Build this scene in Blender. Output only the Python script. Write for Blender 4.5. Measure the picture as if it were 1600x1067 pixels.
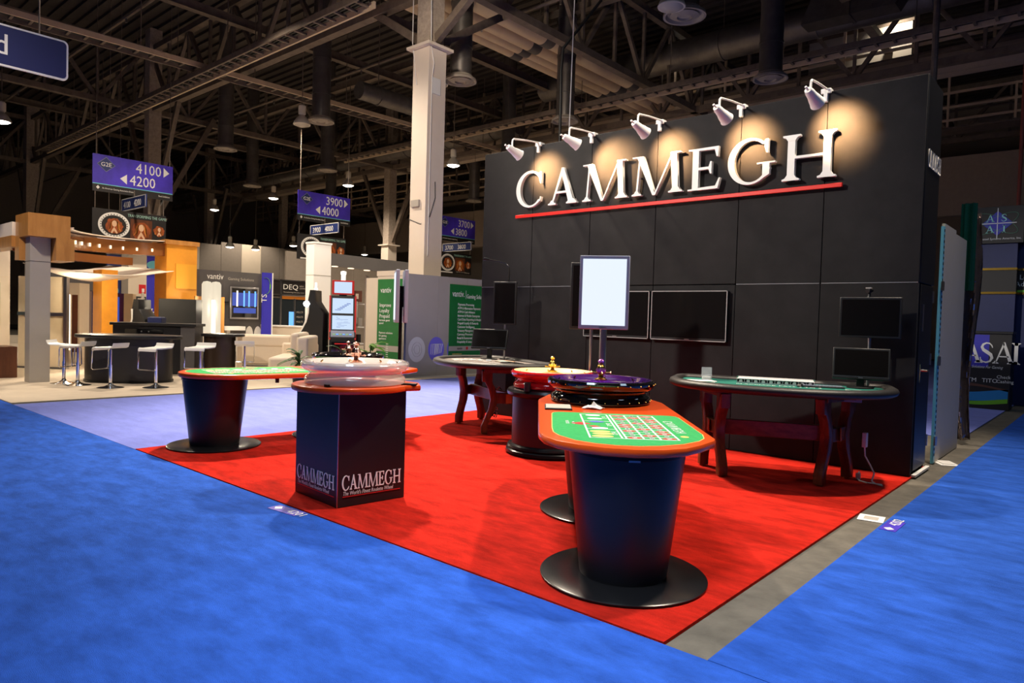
import bpy, bmesh, math, random
from mathutils import Vector, Matrix
random.seed(7)
for o in list(bpy.data.objects): bpy.data.objects.remove(o)
S = bpy.context.scene
COL = S.collection
R = math.radians
V = Vector

# ------------------------------------------------------------------ camera
cam = bpy.data.cameras.new('camera'); camo = bpy.data.objects.new('camera', cam); COL.objects.link(camo)
cam.sensor_fit = 'HORIZONTAL'; cam.sensor_width = 36.0; cam.lens = 1086.39 / 1600 * 36
cam.clip_start = .05; cam.clip_end = 300
yaw, pitch, roll = R(-41.234), R(-1.82), R(1.668)
fw = V((math.sin(yaw)*math.cos(pitch), math.cos(yaw)*math.cos(pitch), math.sin(pitch)))
rt0 = V((math.cos(yaw), -math.sin(yaw), 0)); up0 = rt0.cross(fw)
rt = rt0*math.cos(roll) + up0*math.sin(roll); up = up0*math.cos(roll) - rt0*math.sin(roll)
m = Matrix((rt, up, -fw)).transposed().to_4x4(); m.translation = V((0, 0, 1.45))
camo.matrix_world = m
S.camera = camo

# ------------------------------------------------------------------ world, exposure
w = bpy.data.worlds.new('world'); S.world = w; w.use_nodes = True
w.node_tree.nodes['Background'].inputs[0].default_value = (.02, .018, .016, 1)
w.node_tree.nodes['Background'].inputs[1].default_value = 1
S.view_settings.view_transform = 'Standard'; S.view_settings.look = 'None'
S.view_settings.gamma = 1; S.view_settings.use_curve_mapping = False
S.view_settings.exposure = 0.0

# ------------------------------------------------------------------ hall lamps (high bays overhead), plus added fills and washes
WARM = (1.0, .86, .70); COOL = (.60, .78, 1.0)
def lamp(kind, loc, power, col=WARM, r=.25, target=None, angle=150, blend=.6):  # makes real lamps and the added fill lights alike
    l = bpy.data.lights.new('lamp_or_fill', kind); l.energy = power; l.color = col
    if kind == 'AREA': l.shape = 'DISK'; l.size = r*2
    else: l.shadow_soft_size = r
    if kind == 'SPOT': l.spot_size = R(angle); l.spot_blend = blend
    o = bpy.data.objects.new('lamp_or_fill', l); COL.objects.link(o); o.location = loc
    t = V(target) if target else V((loc[0], loc[1], 0))
    d = (t - V(loc)).normalized()
    o.rotation_euler = d.to_track_quat('-Z', 'Y').to_euler() if abs(d.z) < .9999 else (0, 0, 0)
    return o
KEY = (1, .84, .66)
lamp('SPOT', (-10.1, 7.6, 9.6), 11000, KEY, .24, target=(-7.2, 7.3, 0), angle=71, blend=.8)      # bay lamps of the row over the booth
lamp('SPOT', (-.95, 7.98, 9.6), 4500, KEY, .24, target=(-3.0, 6.5, 0), angle=76, blend=.85)
lamp('SPOT', (-17.4, 8.3, 9.6), 2500, KEY, .24, angle=140, blend=.4)
for x, y, p in ((-14, 4.5, 900), (-24, 14, 1900), (-24, 3, 700), (-30, 21, 2400), (-17, 17, 1300), (-38, 12, 1300)):
    lamp('SPOT', (x, y, 8.6), p, KEY, .3, angle=150, blend=.6)
for x, y, p in ((-3.2, .8, 170), (-8.0, 3.0, 50), (2.5, 6.0, 70), (1.5, 13.0, 60)):
    lamp('AREA', (x, y, 8.8), p, COOL, .9)  # added cool area fills that lift the shadows
lamp('SPOT', (-2.0, .2, 8.4), 3000, (.85, .92, 1), .8, target=(-1.9, 2.6, 0), angle=37, blend=1)     # added fill that brightens the near aisle carpet
lamp('SPOT', (-8.0, 6.0, 8.9), 1100, KEY, .3, target=(-14.8, 19, 10.6), angle=44, blend=.8)  # added uplight that brightens the beige roof pipes
lamp('SPOT', (-9.0, -1.2, 7.6), 5600, (1, .92, .82), .3, target=(-4.5, 7.74, 3.3), angle=32, blend=.7)   # added wash that whitens the big letters
lamp('SPOT', (-10.5, -1.5, 8.6), 2600, KEY, .3, target=(-15.4, 4, 1.4), angle=50, blend=.8)  # added spot that brightens the white portal post
lamp('SPOT', (-6.0, 2.0, 9.4), 3600, KEY, .3, target=(-13.7, 12.1, 5.0), angle=46, blend=.6)   # added wash that brightens both faces of the tall column

# ------------------------------------------------------------------ materials
MATS = {}
def mat(name, col, rough=.5, metal=0, spec=.5, bump=0, bscale=40, var=0, vscale=6, emit=None, estr=0, trans=0, ior=1.45, coat=0, stretch=None, col2=None):
    if name in MATS: return MATS[name]
    M = bpy.data.materials.new(name); M.use_nodes = True; MATS[name] = M
    nt = M.node_tree; b = nt.nodes['Principled BSDF']
    b.inputs['Base Color'].default_value = (*col, 1); b.inputs['Roughness'].default_value = rough
    b.inputs['Metallic'].default_value = metal; b.inputs['Specular IOR Level'].default_value = spec
    b.inputs['IOR'].default_value = ior
    if trans: b.inputs['Transmission Weight'].default_value = trans
    if coat: b.inputs['Coat Weight'].default_value = coat; b.inputs['Coat Roughness'].default_value = .05
    if emit: b.inputs['Emission Color'].default_value = (*emit, 1); b.inputs['Emission Strength'].default_value = estr
    if var or bump:
        tc = nt.nodes.new('ShaderNodeTexCoord'); mp = nt.nodes.new('ShaderNodeMapping')
        nt.links.new(tc.outputs['Object'], mp.inputs['Vector'])
        if stretch: mp.inputs['Scale'].default_value = stretch
    if var:
        n = nt.nodes.new('ShaderNodeTexNoise'); n.inputs['Scale'].default_value = vscale; n.inputs['Detail'].default_value = 5
        n.inputs['Roughness'].default_value = .65
        nt.links.new(mp.outputs[0], n.inputs['Vector'])
        cr = nt.nodes.new('ShaderNodeValToRGB')
        a = col2 or tuple(max(0, c*(1-var)) for c in col); c2 = col if col2 else tuple(min(1, c*(1+var)) for c in col)
        cr.color_ramp.elements[0].color = (*a, 1); cr.color_ramp.elements[1].color = (*c2, 1)
        cr.color_ramp.elements[0].position = .32; cr.color_ramp.elements[1].position = .68
        nt.links.new(n.outputs[0], cr.inputs[0]); nt.links.new(cr.outputs[0], b.inputs['Base Color'])
    if bump:
        n2 = nt.nodes.new('ShaderNodeTexNoise'); n2.inputs['Scale'].default_value = bscale; n2.inputs['Detail'].default_value = 3
        nt.links.new(mp.outputs[0], n2.inputs['Vector'])
        bp = nt.nodes.new('ShaderNodeBump'); bp.inputs['Strength'].default_value = bump; bp.inputs['Distance'].default_value = .02
        nt.links.new(n2.outputs[0], bp.inputs['Height']); nt.links.new(bp.outputs[0], b.inputs['Normal'])
    return M

def wood(name, c1, c2, scale=3, rough=.3, axis=(1, 8, 8)):
    return mat(name, c2, rough=rough, var=.4, vscale=scale, stretch=axis, col2=c1, coat=.08)

BLUE = mat('blue_carpet', (.032, .122, .60), .95, spec=.1, var=.26, vscale=3.2, bump=.7, bscale=160, stretch=(1, 2.2, 1))
BLUE2 = mat('pale_blue_carpet', (.205, .245, .68), .95, spec=.1, var=.10, vscale=2.0, bump=.5, bscale=160, stretch=(1, 3, 1))
RED = mat('red_carpet', (.60, .020, .010),   .95, spec=.1, var=.32, vscale=3.2, bump=.7, bscale=160, stretch=(1, 2.6, 1))
BEIGE = mat('beige_carpet', (.60, .51, .40), .95, spec=.1, var=.06, vscale=3, bump=.3, bscale=120)
CONC = mat('concrete', (.11, .098, .078), .8, var=.25, vscale=5, bump=.2)
BLKFAB = mat('black_fabric', (.0135, .0122, .0128), .75, spec=.25, var=.25, vscale=3, bump=.3, bscale=300)
BLKPANEL = mat('black_laminate', (.012, .012, .014), .38, spec=.45, var=.15, vscale=2)
BLKMET = mat('black_steel', (.007, .007, .008), .26, spec=.35)
BLKGLOSS = mat('gloss_black', (.004, .004, .005), .06, spec=.6, coat=.6)
BLKPLAS = mat('black_plastic', (.010, .010, .011), .45)
SCREEN = mat('dark_screen', (.006, .005, .005), .16, spec=.5)
GREYPLAS = mat('grey_plastic', (.20, .22, .30), .4)
ORANGE = mat('orange_lacquer', (.80, .085, .008), .28, spec=.5, coat=.25)
FELT = mat('green_felt', (.045, .33, .095), .95, spec=.1, var=.10, vscale=30, bump=.2, bscale=400)
FELTD = mat('teal_felt', (.02, .13, .10), .95, spec=.1, var=.1, vscale=30, bump=.2, bscale=400)
FELTG = mat('grey_felt', (.16, .14, .13), .9, spec=.1, var=.15, vscale=30, bump=.2, bscale=400)
LEATHER = mat('black_leatherette', (.020, .018, .017), .42, bump=.15, bscale=200)
WHITE = mat('white_paint', (.80, .79, .76), .5)
LETTER = mat('white_letter', (.82, .80, .74), .45)
WTEXT = mat('white_print', (.80, .79, .76), .6)
RTEXT = mat('red_print', (.60, .02, .02), .5)
RBAR = mat('red_enamel', (.72, .018, .010), .35)
GOLDT = mat('gold_print', (.75, .55, .15), .5)
BLUET = mat('blue_print', (.05, .09, .45), .5)
CREAM = mat('cream_paint', (.70, .60, .47), .6, var=.03, vscale=2)
COLW = mat('column_paint', (.74, .64, .54), .55, var=.03, vscale=1.5)
GREYW = mat('grey_panel', (.42, .38, .33), .6, var=.03, vscale=2)
DGREYW = mat('dark_grey_panel', (.085, .078, .078), .55, var=.06, vscale=2)
STEEL = mat('dark_steel', (.145, .112, .088), .6, var=.25, vscale=4)
DECK = mat('deck_steel', (.055, .044, .040), .75, var=.2, vscale=2)
DUCT = mat('galvanised', (.15, .135, .125), .42, metal=.6, var=.2, vscale=3)
DIFF = mat('vent_paint', (.30, .26, .22), .5, var=.1)
PIPE = mat('beige_pipe', (.56, .43, .30), .5, var=.06, vscale=3)
BAND = mat('grey_band', (.09, .08, .075), .5)
CONCOL = mat('concrete_column', (.40, .33, .27), .8, var=.2, vscale=10, bump=.2)
CHROME = mat('chrome', (.75, .75, .77), .12, metal=1)
BRUSH = mat('brushed_steel', (.50, .50, .52), .3, metal=1)
GOLD = mat('gold', (.95, .60, .12), .18, metal=1)
COPPER = mat('rose_gold', (.80, .42, .30), .2, metal=1)
PURPLE = mat('purple_anodised', (.20, .02, .62), .2, metal=.7)
PINK = mat('pink_metal', (.75, .25, .80), .15, metal=.9)
GLASS = mat('clear_acrylic', (.98, .93, .88), .05, spec=1.0, coat=1.0, bump=.25, bscale=14)
GLASS.node_tree.nodes['Principled BSDF'].inputs['Alpha'].default_value = .52
CLEAR = mat('clear_plastic', (.8, .85, .9), .05, spec=.8)
CLEAR.node_tree.nodes['Principled BSDF'].inputs['Alpha'].default_value = .16
REDACR = mat('red_acrylic', (.55, .012, .016), .10, spec=.6, coat=.6)
MAHOG = wood('mahogany', (.075, .022, .008), (.19, .060, .022), 3, .35, (8, 8, 1.2))
MAHOGH = wood('mahogany_rail', (.085, .028, .013), (.20, .070, .034), 3, .38, (1.5, 8, 8))
AMBER = mat('amber_plate', (.45, .15, .02), .3)
BRASSW = wood('honey_maple', (.42, .18, .045), (.56, .26, .07), 2, .35, (4, 4, 1))
ORCOL = mat('orange_panel', (.80, .33, .035), .4, var=.08, vscale=3)
CLOTH = mat('canopy_cloth', (.85, .74, .62), .8)
FROST = mat('frosted_panel', (.72, .60, .42), .5, var=.06, vscale=2)
BROWN = wood('walnut', (.085, .026, .011), (.15, .05, .022), 2, .4, (6, 6, 1))
NAVY = mat('navy_panel', (.028, .045, .19), .45, var=.06)
NAVY2 = mat('deep_navy', (.012, .02, .10), .5, var=.08)
ROYAL = mat('royal_blue', (.035, .03, .42), .5)
SIGNB = mat('sign_violet', (.055, .03, .46), .5, var=.35, vscale=.9)
SIGND = mat('sign_navy', (.02, .035, .15), .45)
SIGNK = mat('sign_black', (.015, .013, .013), .5)
GREEN = mat('poster_green', (.012, .17, .035), .5, var=.12, vscale=2)
PURP = mat('icon_violet', (.20, .17, .75), .5)
PALE = mat('icon_white', (.72, .70, .66), .55)
LEAF = mat('leaf', (.12, .30, .03), .5, var=.3, vscale=8)
LEAF2 = mat('dark_leaf', (.03, .09, .015), .5, var=.3, vscale=8)
SOFA = mat('cream_leather', (.78, .66, .52), .45, bump=.08, bscale=30)
HAIR = mat('auburn_print', (.30, .065, .012), .5, var=.5, vscale=7, stretch=(1, 2, .6))
mat('copper_print', (.75, .28, .05), .5)
SKIN = mat('peach_print', (.75, .48, .30), .5)
RIBG = mat('teal_foil', (.012, .10, .085), .15, metal=.7)
FOIL = mat('clear_foil', (.30, .25, .25), .14, metal=.85, bump=.5, bscale=9)
TAPE = mat('blue_tape', (.02, .38, .75), .5)
CYAN = mat('pale_blue_edge', (.15, .50, .62), .5)
REDT = mat('red_trim', (.60, .03, .03), .3, coat=.3)
CABLE = mat('black_cable', (.01, .01, .01), .5)
WCABLE = mat('white_cable', (.75, .73, .70), .5)
def glow(name, col, s): return mat(name, (.02, .02, .02), .5, emit=col, estr=s)
LIT = glow('lit_panel', (.80, .88, 1.0), 1.05)
BULB = glow('lamp_lens', (1, .94, .84), 14)
SBULB = glow('spot_lens', (1, .90, .75), 12)
TUBE = glow('fluorescent_tube', (1, .93, .78), 6)
STRIP = glow('light_strip', (1, .86, .62), 5)
TOWER = glow('light_tower', (1, .86, .64), .80)
DOT = glow('downlight', (1, .78, .50), 2.5)
mat('glossy_maple', (.26, .095, .028), .18, coat=.3)
SLOTSCR = glow('slot_screen', (.62, .78, 1.0), .95)
BLUESCR = glow('blue_screen', (.04, .10, .55), .8)
CYANSCR = glow('cyan_screen', (.15, .45, 1.0), 1.4)
GLINT = glow('machine_lamp', (.9, .95, 1), 10)

# ------------------------------------------------------------------ mesh helpers
class MB:
    def __init__(s): s.v = []; s.f = []
    def add(s, vs, fs):
        b = len(s.v); s.v += [tuple(p) for p in vs]; s.f += [tuple(b+i for i in f) for f in fs]; return s
    def box(s, x0, x1, y0, y1, z0, z1, M=None):
        vs = [V((x, y, z)) for z in (z0, z1) for y in (y0, y1) for x in (x0, x1)]
        if M: vs = [M @ p for p in vs]
        return s.add(vs, [(0, 2, 3, 1), (4, 5, 7, 6), (0, 1, 5, 4), (2, 6, 7, 3), (0, 4, 6, 2), (1, 3, 7, 5)])
    def prism(s, poly, a0, a1, M=None, bev=0):
        """poly: CCW 2-D outline; extruded along local z from a0 to a1; M maps to 3-D; bev rounds both rims."""
        n = len(poly)
        def off(d):
            if d == 0: return poly
            out = []
            for i in range(n):
                p, q, r = V(poly[i-1]), V(poly[i]), V(poly[(i+1) % n])
                e1 = (q-p).normalized(); e2 = (r-q).normalized()
                nn = V((e1.y+e2.y, -e1.x-e2.x))
                L = nn.length
                nn = nn/L if L > 1e-6 else V((e1.y, -e1.x))
                c = max(.5, nn.dot(V((e1.y, -e1.x))))
                out.append(tuple(q - nn*d/c))
            return out
        rings = [(0, a0), (0, a1)] if not bev else [(bev, a0), (bev*.3, a0+bev*.3), (0, a0+bev), (0, a1-bev), (bev*.3, a1-bev*.3), (bev, a1)]
        vs = []
        for d, z in rings: vs += [V((x, y, z)) for x, y in off(d)]
        fs = [tuple(range(n-1, -1, -1)), tuple((len(rings)-1)*n+i for i in range(n))]
        for k in range(len(rings)-1):
            for i in range(n):
                j = (i+1) % n; fs.append((k*n+i, k*n+j, (k+1)*n+j, (k+1)*n+i))
        if M: vs = [M @ p for p in vs]
        return s.add(vs, fs)
    def lathe(s, prof, n=32, c=(0, 0, 0), M=None):
        vs = []; fs = []
        for r, z in prof:
            for i in range(n):
                a = 2*math.pi*i/n; vs.append(V((c[0]+r*math.cos(a), c[1]+r*math.sin(a), c[2]+z)))
        for k in range(len(prof)-1):
            for i in range(n):
                j = (i+1) % n; fs.append((k*n+i, k*n+j, (k+1)*n+j, (k+1)*n+i))
        if prof[0][0] > 1e-5: fs.append(tuple(range(n-1, -1, -1)))
        if prof[-1][0] > 1e-5: fs.append(tuple((len(prof)-1)*n+i for i in range(n)))
        if M: vs = [M @ p for p in vs]
        return s.add(vs, fs)
    def cyl(s, p, q, r, r2=None, n=12):
        p, q = V(p), V(q); d = q-p; L = d.length
        M = Matrix.Translation(p) @ d.to_track_quat('Z', 'Y').to_matrix().to_4x4()
        return s.lathe([(r, 0), (r if r2 is None else r2, L)], n, M=M)
    def tube(s, pts, r, n=8):
        pts = [V(p) for p in pts]; vs = []; fs = []
        t0 = (pts[1]-pts[0]).normalized(); u = t0.orthogonal().normalized()
        for i, p in enumerate(pts):
            t = (pts[min(i+1, len(pts)-1)]-pts[max(i-1, 0)]).normalized()
            u = (u - t*u.dot(t)); u = u.normalized() if u.length > 1e-6 else t.orthogonal().normalized()
            w_ = t.cross(u)
            for k in range(n):
                a = 2*math.pi*k/n; vs.append(p + (u*math.cos(a)+w_*math.sin(a))*r)
        for i in range(len(pts)-1):
            for k in range(n):
                j = (k+1) % n; fs.append((i*n+k, i*n+j, (i+1)*n+j, (i+1)*n+k))
        fs.append(tuple(range(n-1, -1, -1))); fs.append(tuple((len(pts)-1)*n+k for k in range(n)))
        return s.add(vs, fs)
    def beam(s, p, q, w_, h, upv=(0, 0, 1)):
        p, q = V(p), V(q); t = (q-p).normalized(); u = V(upv)
        if abs(t.dot(u)) > .98: u = V((1, 0, 0))
        a = t.cross(u).normalized()*w_/2; b = a.cross(t).normalized()*h/2
        vs = [p-a-b, p+a-b, p+a+b, p-a+b, q-a-b, q+a-b, q+a+b, q-a+b]
        return s.add(vs, [(0, 1, 2, 3), (7, 6, 5, 4), (0, 4, 5, 1), (1, 5, 6, 2), (2, 6, 7, 3), (3, 7, 4, 0)])
    def mesh(s, name, m, sm=35):
        me = bpy.data.meshes.new(name); me.from_pydata(s.v, [], s.f)
        bm = bmesh.new(); bm.from_mesh(me); bmesh.ops.recalc_face_normals(bm, faces=bm.faces); bm.to_mesh(me); bm.free()
        me.materials.append(m)
        me.polygons.foreach_set('use_smooth', [True]*len(me.polygons)); me.set_sharp_from_angle(angle=R(sm))
        return me
    def build(s, name, m, parent=None, bevel=0, sm=35):
        o = bpy.data.objects.new(name, s.mesh(name, m, sm)); COL.objects.link(o)
        if parent: o.parent = parent
        if bevel:
            b = o.modifiers.new('bevel', 'BEVEL'); b.width = bevel; b.segments = 2; b.limit_method = 'ANGLE'
        return o

def tag(o, label=None, cat=None, group=None, kind=None):
    if label: o['label'] = label
    if cat: o['category'] = cat
    if group: o['group'] = group
    if kind: o['kind'] = kind
    return o
def thing(name, label, cat, loc=(0, 0, 0), rotz=0, group=None):
    o = bpy.data.objects.new(name, None); COL.objects.link(o); o.empty_display_size = .1
    o.location = loc; o.rotation_euler = (0, 0, rotz)
    return tag(o, label, cat, group)
def dup(root, loc, rotz, label=None):
    r = root.copy(); COL.objects.link(r); r.location = loc; r.rotation_euler = (0, 0, rotz)
    if label: r['label'] = label
    for ch in list(root.children):
        c = ch.copy(); COL.objects.link(c); c.parent = r
        for g in ch.children:
            d = g.copy(); COL.objects.link(d); d.parent = c
    return r
def bx(name, m, parent, x0, x1, y0, y1, z0, z1, bevel=0, M=None):
    return MB().box(x0, x1, y0, y1, z0, z1, M).build(name, m, parent, bevel)
def frame(org, right, upv):
    """matrix: local x -> right, local y -> up, local z -> outward face normal"""
    r = V(right).normalized(); u = V(upv).normalized(); n = r.cross(u)
    M = Matrix((r, u, n)).transposed().to_4x4(); M.translation = V(org); return M
XF = lambda x, y, z: frame((x, y, z), (0, 1, 0), (0, 0, 1))      # a face looking towards +x
YF = lambda x, y, z: frame((x, y, z), (1, 0, 0), (0, 0, 1))      # a face looking towards -y
def rect(mb, M, x0, x1, y0, y1, z=0, t=.004):
    return mb.box(x0, x1, y0, y1, z, z+t, M)
def ellipse(cx, cy, rx, ry, n=28): return [(cx+rx*math.cos(2*math.pi*i/n), cy+ry*math.sin(2*math.pi*i/n)) for i in range(n)]

FONT_CACHE = {}
def text_geo(s, size, align='LEFT', sx=1.0, shear=0, extr=.002):
    key = (s, round(size, 4), align, sx, shear, extr)
    if key in FONT_CACHE: return FONT_CACHE[key]
    c = bpy.data.curves.new('t', 'FONT'); c.body = s; c.size = size; c.align_x = align; c.extrude = extr; c.resolution_u = 2; c.shear = shear
    o = bpy.data.objects.new('t', c); COL.objects.link(o)
    dg = bpy.context.evaluated_depsgraph_get()
    me = bpy.data.meshes.new_from_object(o.evaluated_get(dg))
    g = ([(v.co.x*sx, v.co.y, v.co.z+extr) for v in me.vertices], [tuple(p.vertices) for p in me.polygons])
    bpy.data.objects.remove(o); bpy.data.curves.remove(c); bpy.data.meshes.remove(me)
    FONT_CACHE[key] = g
    return g
def put_text(mb, s, size, M, x, y, align='LEFT', sx=1.0, shear=0, extr=.002):
    vs, fs = text_geo(s, size, align, sx, shear, extr)
    return mb.add([M @ V((a+x, b+y, c)) for a, b, c in vs], fs)
def text(name, s, size, M, x, y, m, parent, align='LEFT', sx=1.0, shear=0, extr=.002):
    return put_text(MB(), s, size, M, x, y, align, sx, shear, extr).build(name, m, parent)

# roman capitals, drawn as outlines (cap height 1)
def arc(cx, cy, rx, ry, a0, a1, n=20): return [(cx+rx*math.cos(R(a0+(a1-a0)*i/n)), cy+ry*math.sin(R(a0+(a1-a0)*i/n))) for i in range(n+1)]
def serif(xc, w_, y, d, t=.035, st=.07):
    """bracketed foot: centre xc, width w_, at height y, growing towards d=+1/-1, stem half-width st"""
    h = w_/2
    p = [(xc-h, y), (xc+h, y), (xc+h, y+d*t), (xc+st+.05, y+d*(t+.02)), (xc+st, y+d*(t+.09)), (xc-st, y+d*(t+.09)), (xc-st-.05, y+d*(t+.02)), (xc-h, y+d*t)]
    return p if d > 0 else p[::-1]
def stemp(x0, x1, y0=0, y1=1): return [(x0, y0), (x1, y0), (x1, y1), (x0, y1)]
def cring(cx):
    return arc(cx, .5, .52, .53, 42, 322, 36) + arc(cx+.035, .5, .395, .475, 318, 44, 36)
ROMAN = {
 'C': (1.10, [cring(.56), [(.90, .93), (.93, .97), (.985, .97), (.985, .64), (.95, .64), (.90, .80)], [(.93, .16), (.96, .26), (.99, .25), (.965, .12)]]),
 'A': (1.06, [[(.13, .02), (.185, .02), (.525, .90), (.50, 1.02), (.47, 1.0)], [(.74, .02), (.92, .02), (.545, 1.02), (.47, 1.02), (.455, .92)], [(.28, .31), (.72, .31), (.70, .365), (.30, .365)],
      serif(.155, .28, 0, 1, st=.03), serif(.84, .36, 0, 1, st=.09)]),
 'M': (1.50, [[(.16, 0), (.215, 0), (.285, .97), (.235, .97)], [(.655, -.02), (.735, -.02), (.36, 1), (.17, 1)], [(.69, -.02), (.735, -.02), (1.215, 1), (1.15, .93)], [(1.215, 0), (1.375, 0), (1.30, 1), (1.14, 1)],
      serif(.19, .28, 0, 1, st=.03), serif(1.295, .38, 0, 1, st=.08), [(.05, .965), (.30, .965), (.30, 1), (.05, 1)], [(1.16, .965), (1.42, .965), (1.42, 1), (1.16, 1)]]),
 'E': (.92, [stemp(.14, .30), [(.03, 0), (.80, 0), (.86, .25), (.825, .25), (.74, .07), (.30, .055), (.03, .035)], [(.03, .965), (.30, .945), (.70, .935), (.755, .76), (.79, .76), (.80, 1), (.03, 1)],
      [(.30, .48), (.56, .48), (.60, .37), (.635, .37), (.635, .66), (.60, .66), (.56, .54), (.30, .54)]]),
 'G': (1.22, [arc(.56, .5, .52, .53, 46, 340, 36) + arc(.595, .5, .395, .475, 332, 48, 36), [(.90, .93), (.93, .97), (.985, .97), (.985, .66), (.95, .66), (.90, .80)],
      [(.87, .08), (1.03, .17), (1.03, .45), (.87, .45)], [(.74, .415), (1.16, .415), (1.16, .45), (.74, .45)]]),
 'H': (1.24, [stemp(.14, .30), stemp(.90, 1.06), stemp(.28, .92, .475, .53)] + [serif(x, .38, y, d, st=.08) for x in (.22, .98) for y, d in ((0, 1), (1, -1))]),
 'I': (.46, [stemp(.15, .31), serif(.23, .38, 0, 1, st=.08), serif(.23, .38, 1, -1, st=.08)]),
 'S': (.78, [arc(.40, .755, .29, .26, 30, 150, 14) + arc(.40, .755, .29, .24, 165, 225, 6) + [(.42, .52), (.60, .42)] + arc(.395, .25, .22, .21, 25, -100, 12) + arc(.38, .25, .27, .205, -110, -160, 5)
      + arc(.38, .25, .31, .265, -160, -90, 8) + arc(.39, .25, .335, .265, -85, 40, 14) + [(.52, .52), (.33, .62)] + arc(.40, .765, .19, .19, 200, 30, 12)]),
}
def roman(mb, ch, h, M, x, z0=0, z1=.004):
    for p in ROMAN[ch][1]: mb.prism([(x+a*h, b*h) for a, b in p], z0, z1, M)
    return ROMAN[ch][0]*h
def roman_word(name, s, h, M, m, parent, sp=.0, sx=1.0, z1=.004, bold=0):
    mb = MB(); x = 0; n = 0
    for ch in s:
        for p in ROMAN[ch][1]:
            for d in ((-bold, 0, bold) if bold else (0,)):
                n += 1; mb.prism([((x+a+d)*h*sx, (b+d*.3)*h) for a, b in p], 0, z1+(n % 7)*.00012, M)
        x += ROMAN[ch][0]+sp
    return mb.build(name, m, parent), x*h*sx
def stroke(pts, ws):
    L = []; Rr = []
    for i, p in enumerate(pts):
        a = V(pts[max(0, i-1)]); b = V(pts[min(len(pts)-1, i+1)]); t = (b-a).normalized(); n = V((-t.y, t.x))*ws[i]/2
        L.append(tuple(V(p)+n)); Rr.append(tuple(V(p)-n))
    return Rr + L[::-1]
ROMAN['S'] = (.76, [stroke([(.64, .74), (.60, .85), (.50, .945), (.36, .96), (.22, .89), (.17, .76), (.24, .63), (.41, .52), (.57, .41), (.63, .26), (.55, .10), (.38, .035), (.22, .07), (.13, .17), (.11, .28)],
      [.03, .05, .06, .07, .10, .125, .145, .16, .15, .13, .09, .07, .06, .05, .03])])

# ================================================================== the setting
fl = bx('floor', CONC, None, -75, 16, -14, 50, -.12, -.012); tag(fl, kind='structure')
def carpet(name, m, poly, parent, z1=0.0, z0=-.010):
    return MB().prism(poly, z0, z1).build(name, m, parent)
carpet('aisle_carpet', BLUE, [(-75, -14), (16, -14), (16, 2.815), (-75, 2.815)], fl)
carpet('side_carpet', BLUE2, [(-12.1, 2.82), (-7.59, 2.82), (-7.59, 40), (-12.1, 40)], fl)
carpet('right_aisle_carpet', BLUE, [(-1.29, 2.82), (16, 2.82), (16, 40), (-1.29, 40)], fl)
carpet('rear_carpet', BLUE2, [(-7.58, 11.2), (-1.6, 11.2), (-1.6, 40), (-7.58, 40)], fl)
rc = carpet('booth_carpet', RED, [(-7.585, 2.822), (-1.505, 2.822), (-1.505, 8.5), (-7.585, 8.5)], None, .006, -.011)
tag(rc, 'bright red carpet of the booth under all the gaming tables', 'carpet')
bc = carpet('booth_carpet', BEIGE, [(-40, 2.825), (-12.25, 2.825), (-12.105, 10.4), (-12.105, 40), (-40, 40)], None, .008, -.011)
tag(bc, 'cream carpet of the bar and lounge booths at far left', 'carpet')
tag(bx('wall_back', mat('hall_wall', (.28, .24, .20), .8, var=.05), None, -75, 16, 42, 42.4, 0, 13.5), kind='structure')
tag(bx('wall_left', MATS['hall_wall'], None, -62.4, -62, -14, 42, 0, 13.5), kind='structure')
tag(bx('wall_right', MATS['hall_wall'], None, 14, 14.4, -14, 42, 0, 13.5), kind='structure')
tag(bx('wall_front', MATS['hall_wall'], None, -75, 16, -14.4, -14, 0, 13.5), kind='structure')
ce = tag(bx('ceiling', DECK, None, -75, 16, -14, 42, 13.2, 13.5), kind='structure')
mb = MB()
for i in range(110): mb.box(-62, 14, -10+i*.47, -9.78+i*.47, 13.08, 13.2)
tag(mb.build('deck_rib', DECK, ce), kind='stuff')
# lighter bulkhead beam running behind the booth
tr = tag(bx('trim_1', mat('bulkhead', (.42, .34, .27), .7, var=.06), None, -62, 14, 26, 26.5, 9.75, 10.4), kind='structure')
tr2 = tag(bx('trim_2', MATS['bulkhead'], None, -62, 14, 36, 36.5, 6.6, 9.2), kind='structure')

# ================================================================== the black exhibit wall
ew = thing('exhibit_wall', 'tall black exhibit wall behind the booth carrying the big white letters', 'wall', (-4.48, 7.76, 0))
X0 = -4.48; Y0 = 7.76
bx('wall_core', BLKFAB, ew, -7.43-X0, -1.53-X0, .02, 8.42-Y0, .02, 3.92)
xs = [-7.44, -6.46, -5.45, -4.455, -3.38, -2.44, -1.512]
for i in range(6):
    for z0, z1 in ((.012, 1.925), (1.935, 3.95)):
        bx('wall_panel', BLKFAB, ew, xs[i]-X0+.003, xs[i+1]-X0-.003, -.02, .02, z0, z1, .004)
for i in (0, 1, 4, 5):
    bx('seam_strip', mat('seam_metal', (.20, .20, .21), .4), ew, xs[i]-X0+.01, xs[i+1]-X0-.01, -.024, -.018, 1.926, 1.934)
sd = bx('side_panel', BLKPANEL, ew, -1.53-X0, -1.508-X0, .0, 8.43-Y0, 1.93, 3.95, .004)
dr = bx('door', BLKPANEL, ew, -1.53-X0, -1.506-X0, .05, 8.37-Y0, .06, 1.915, .004)
mb = MB().box(-1.506-X0, -1.49-X0, .10, .14, .94, 1.12).tube([(-1.49-X0, .12, 1.06), (-1.44-X0, .12, 1.06), (-1.44-X0, .22, 1.06)], .010); mb.build('door_handle', CHROME, dr)
bx('push_plate', BRUSH, dr, -1.508-X0, -1.50-X0, .16, .20, 1.45, 1.72)
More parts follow.
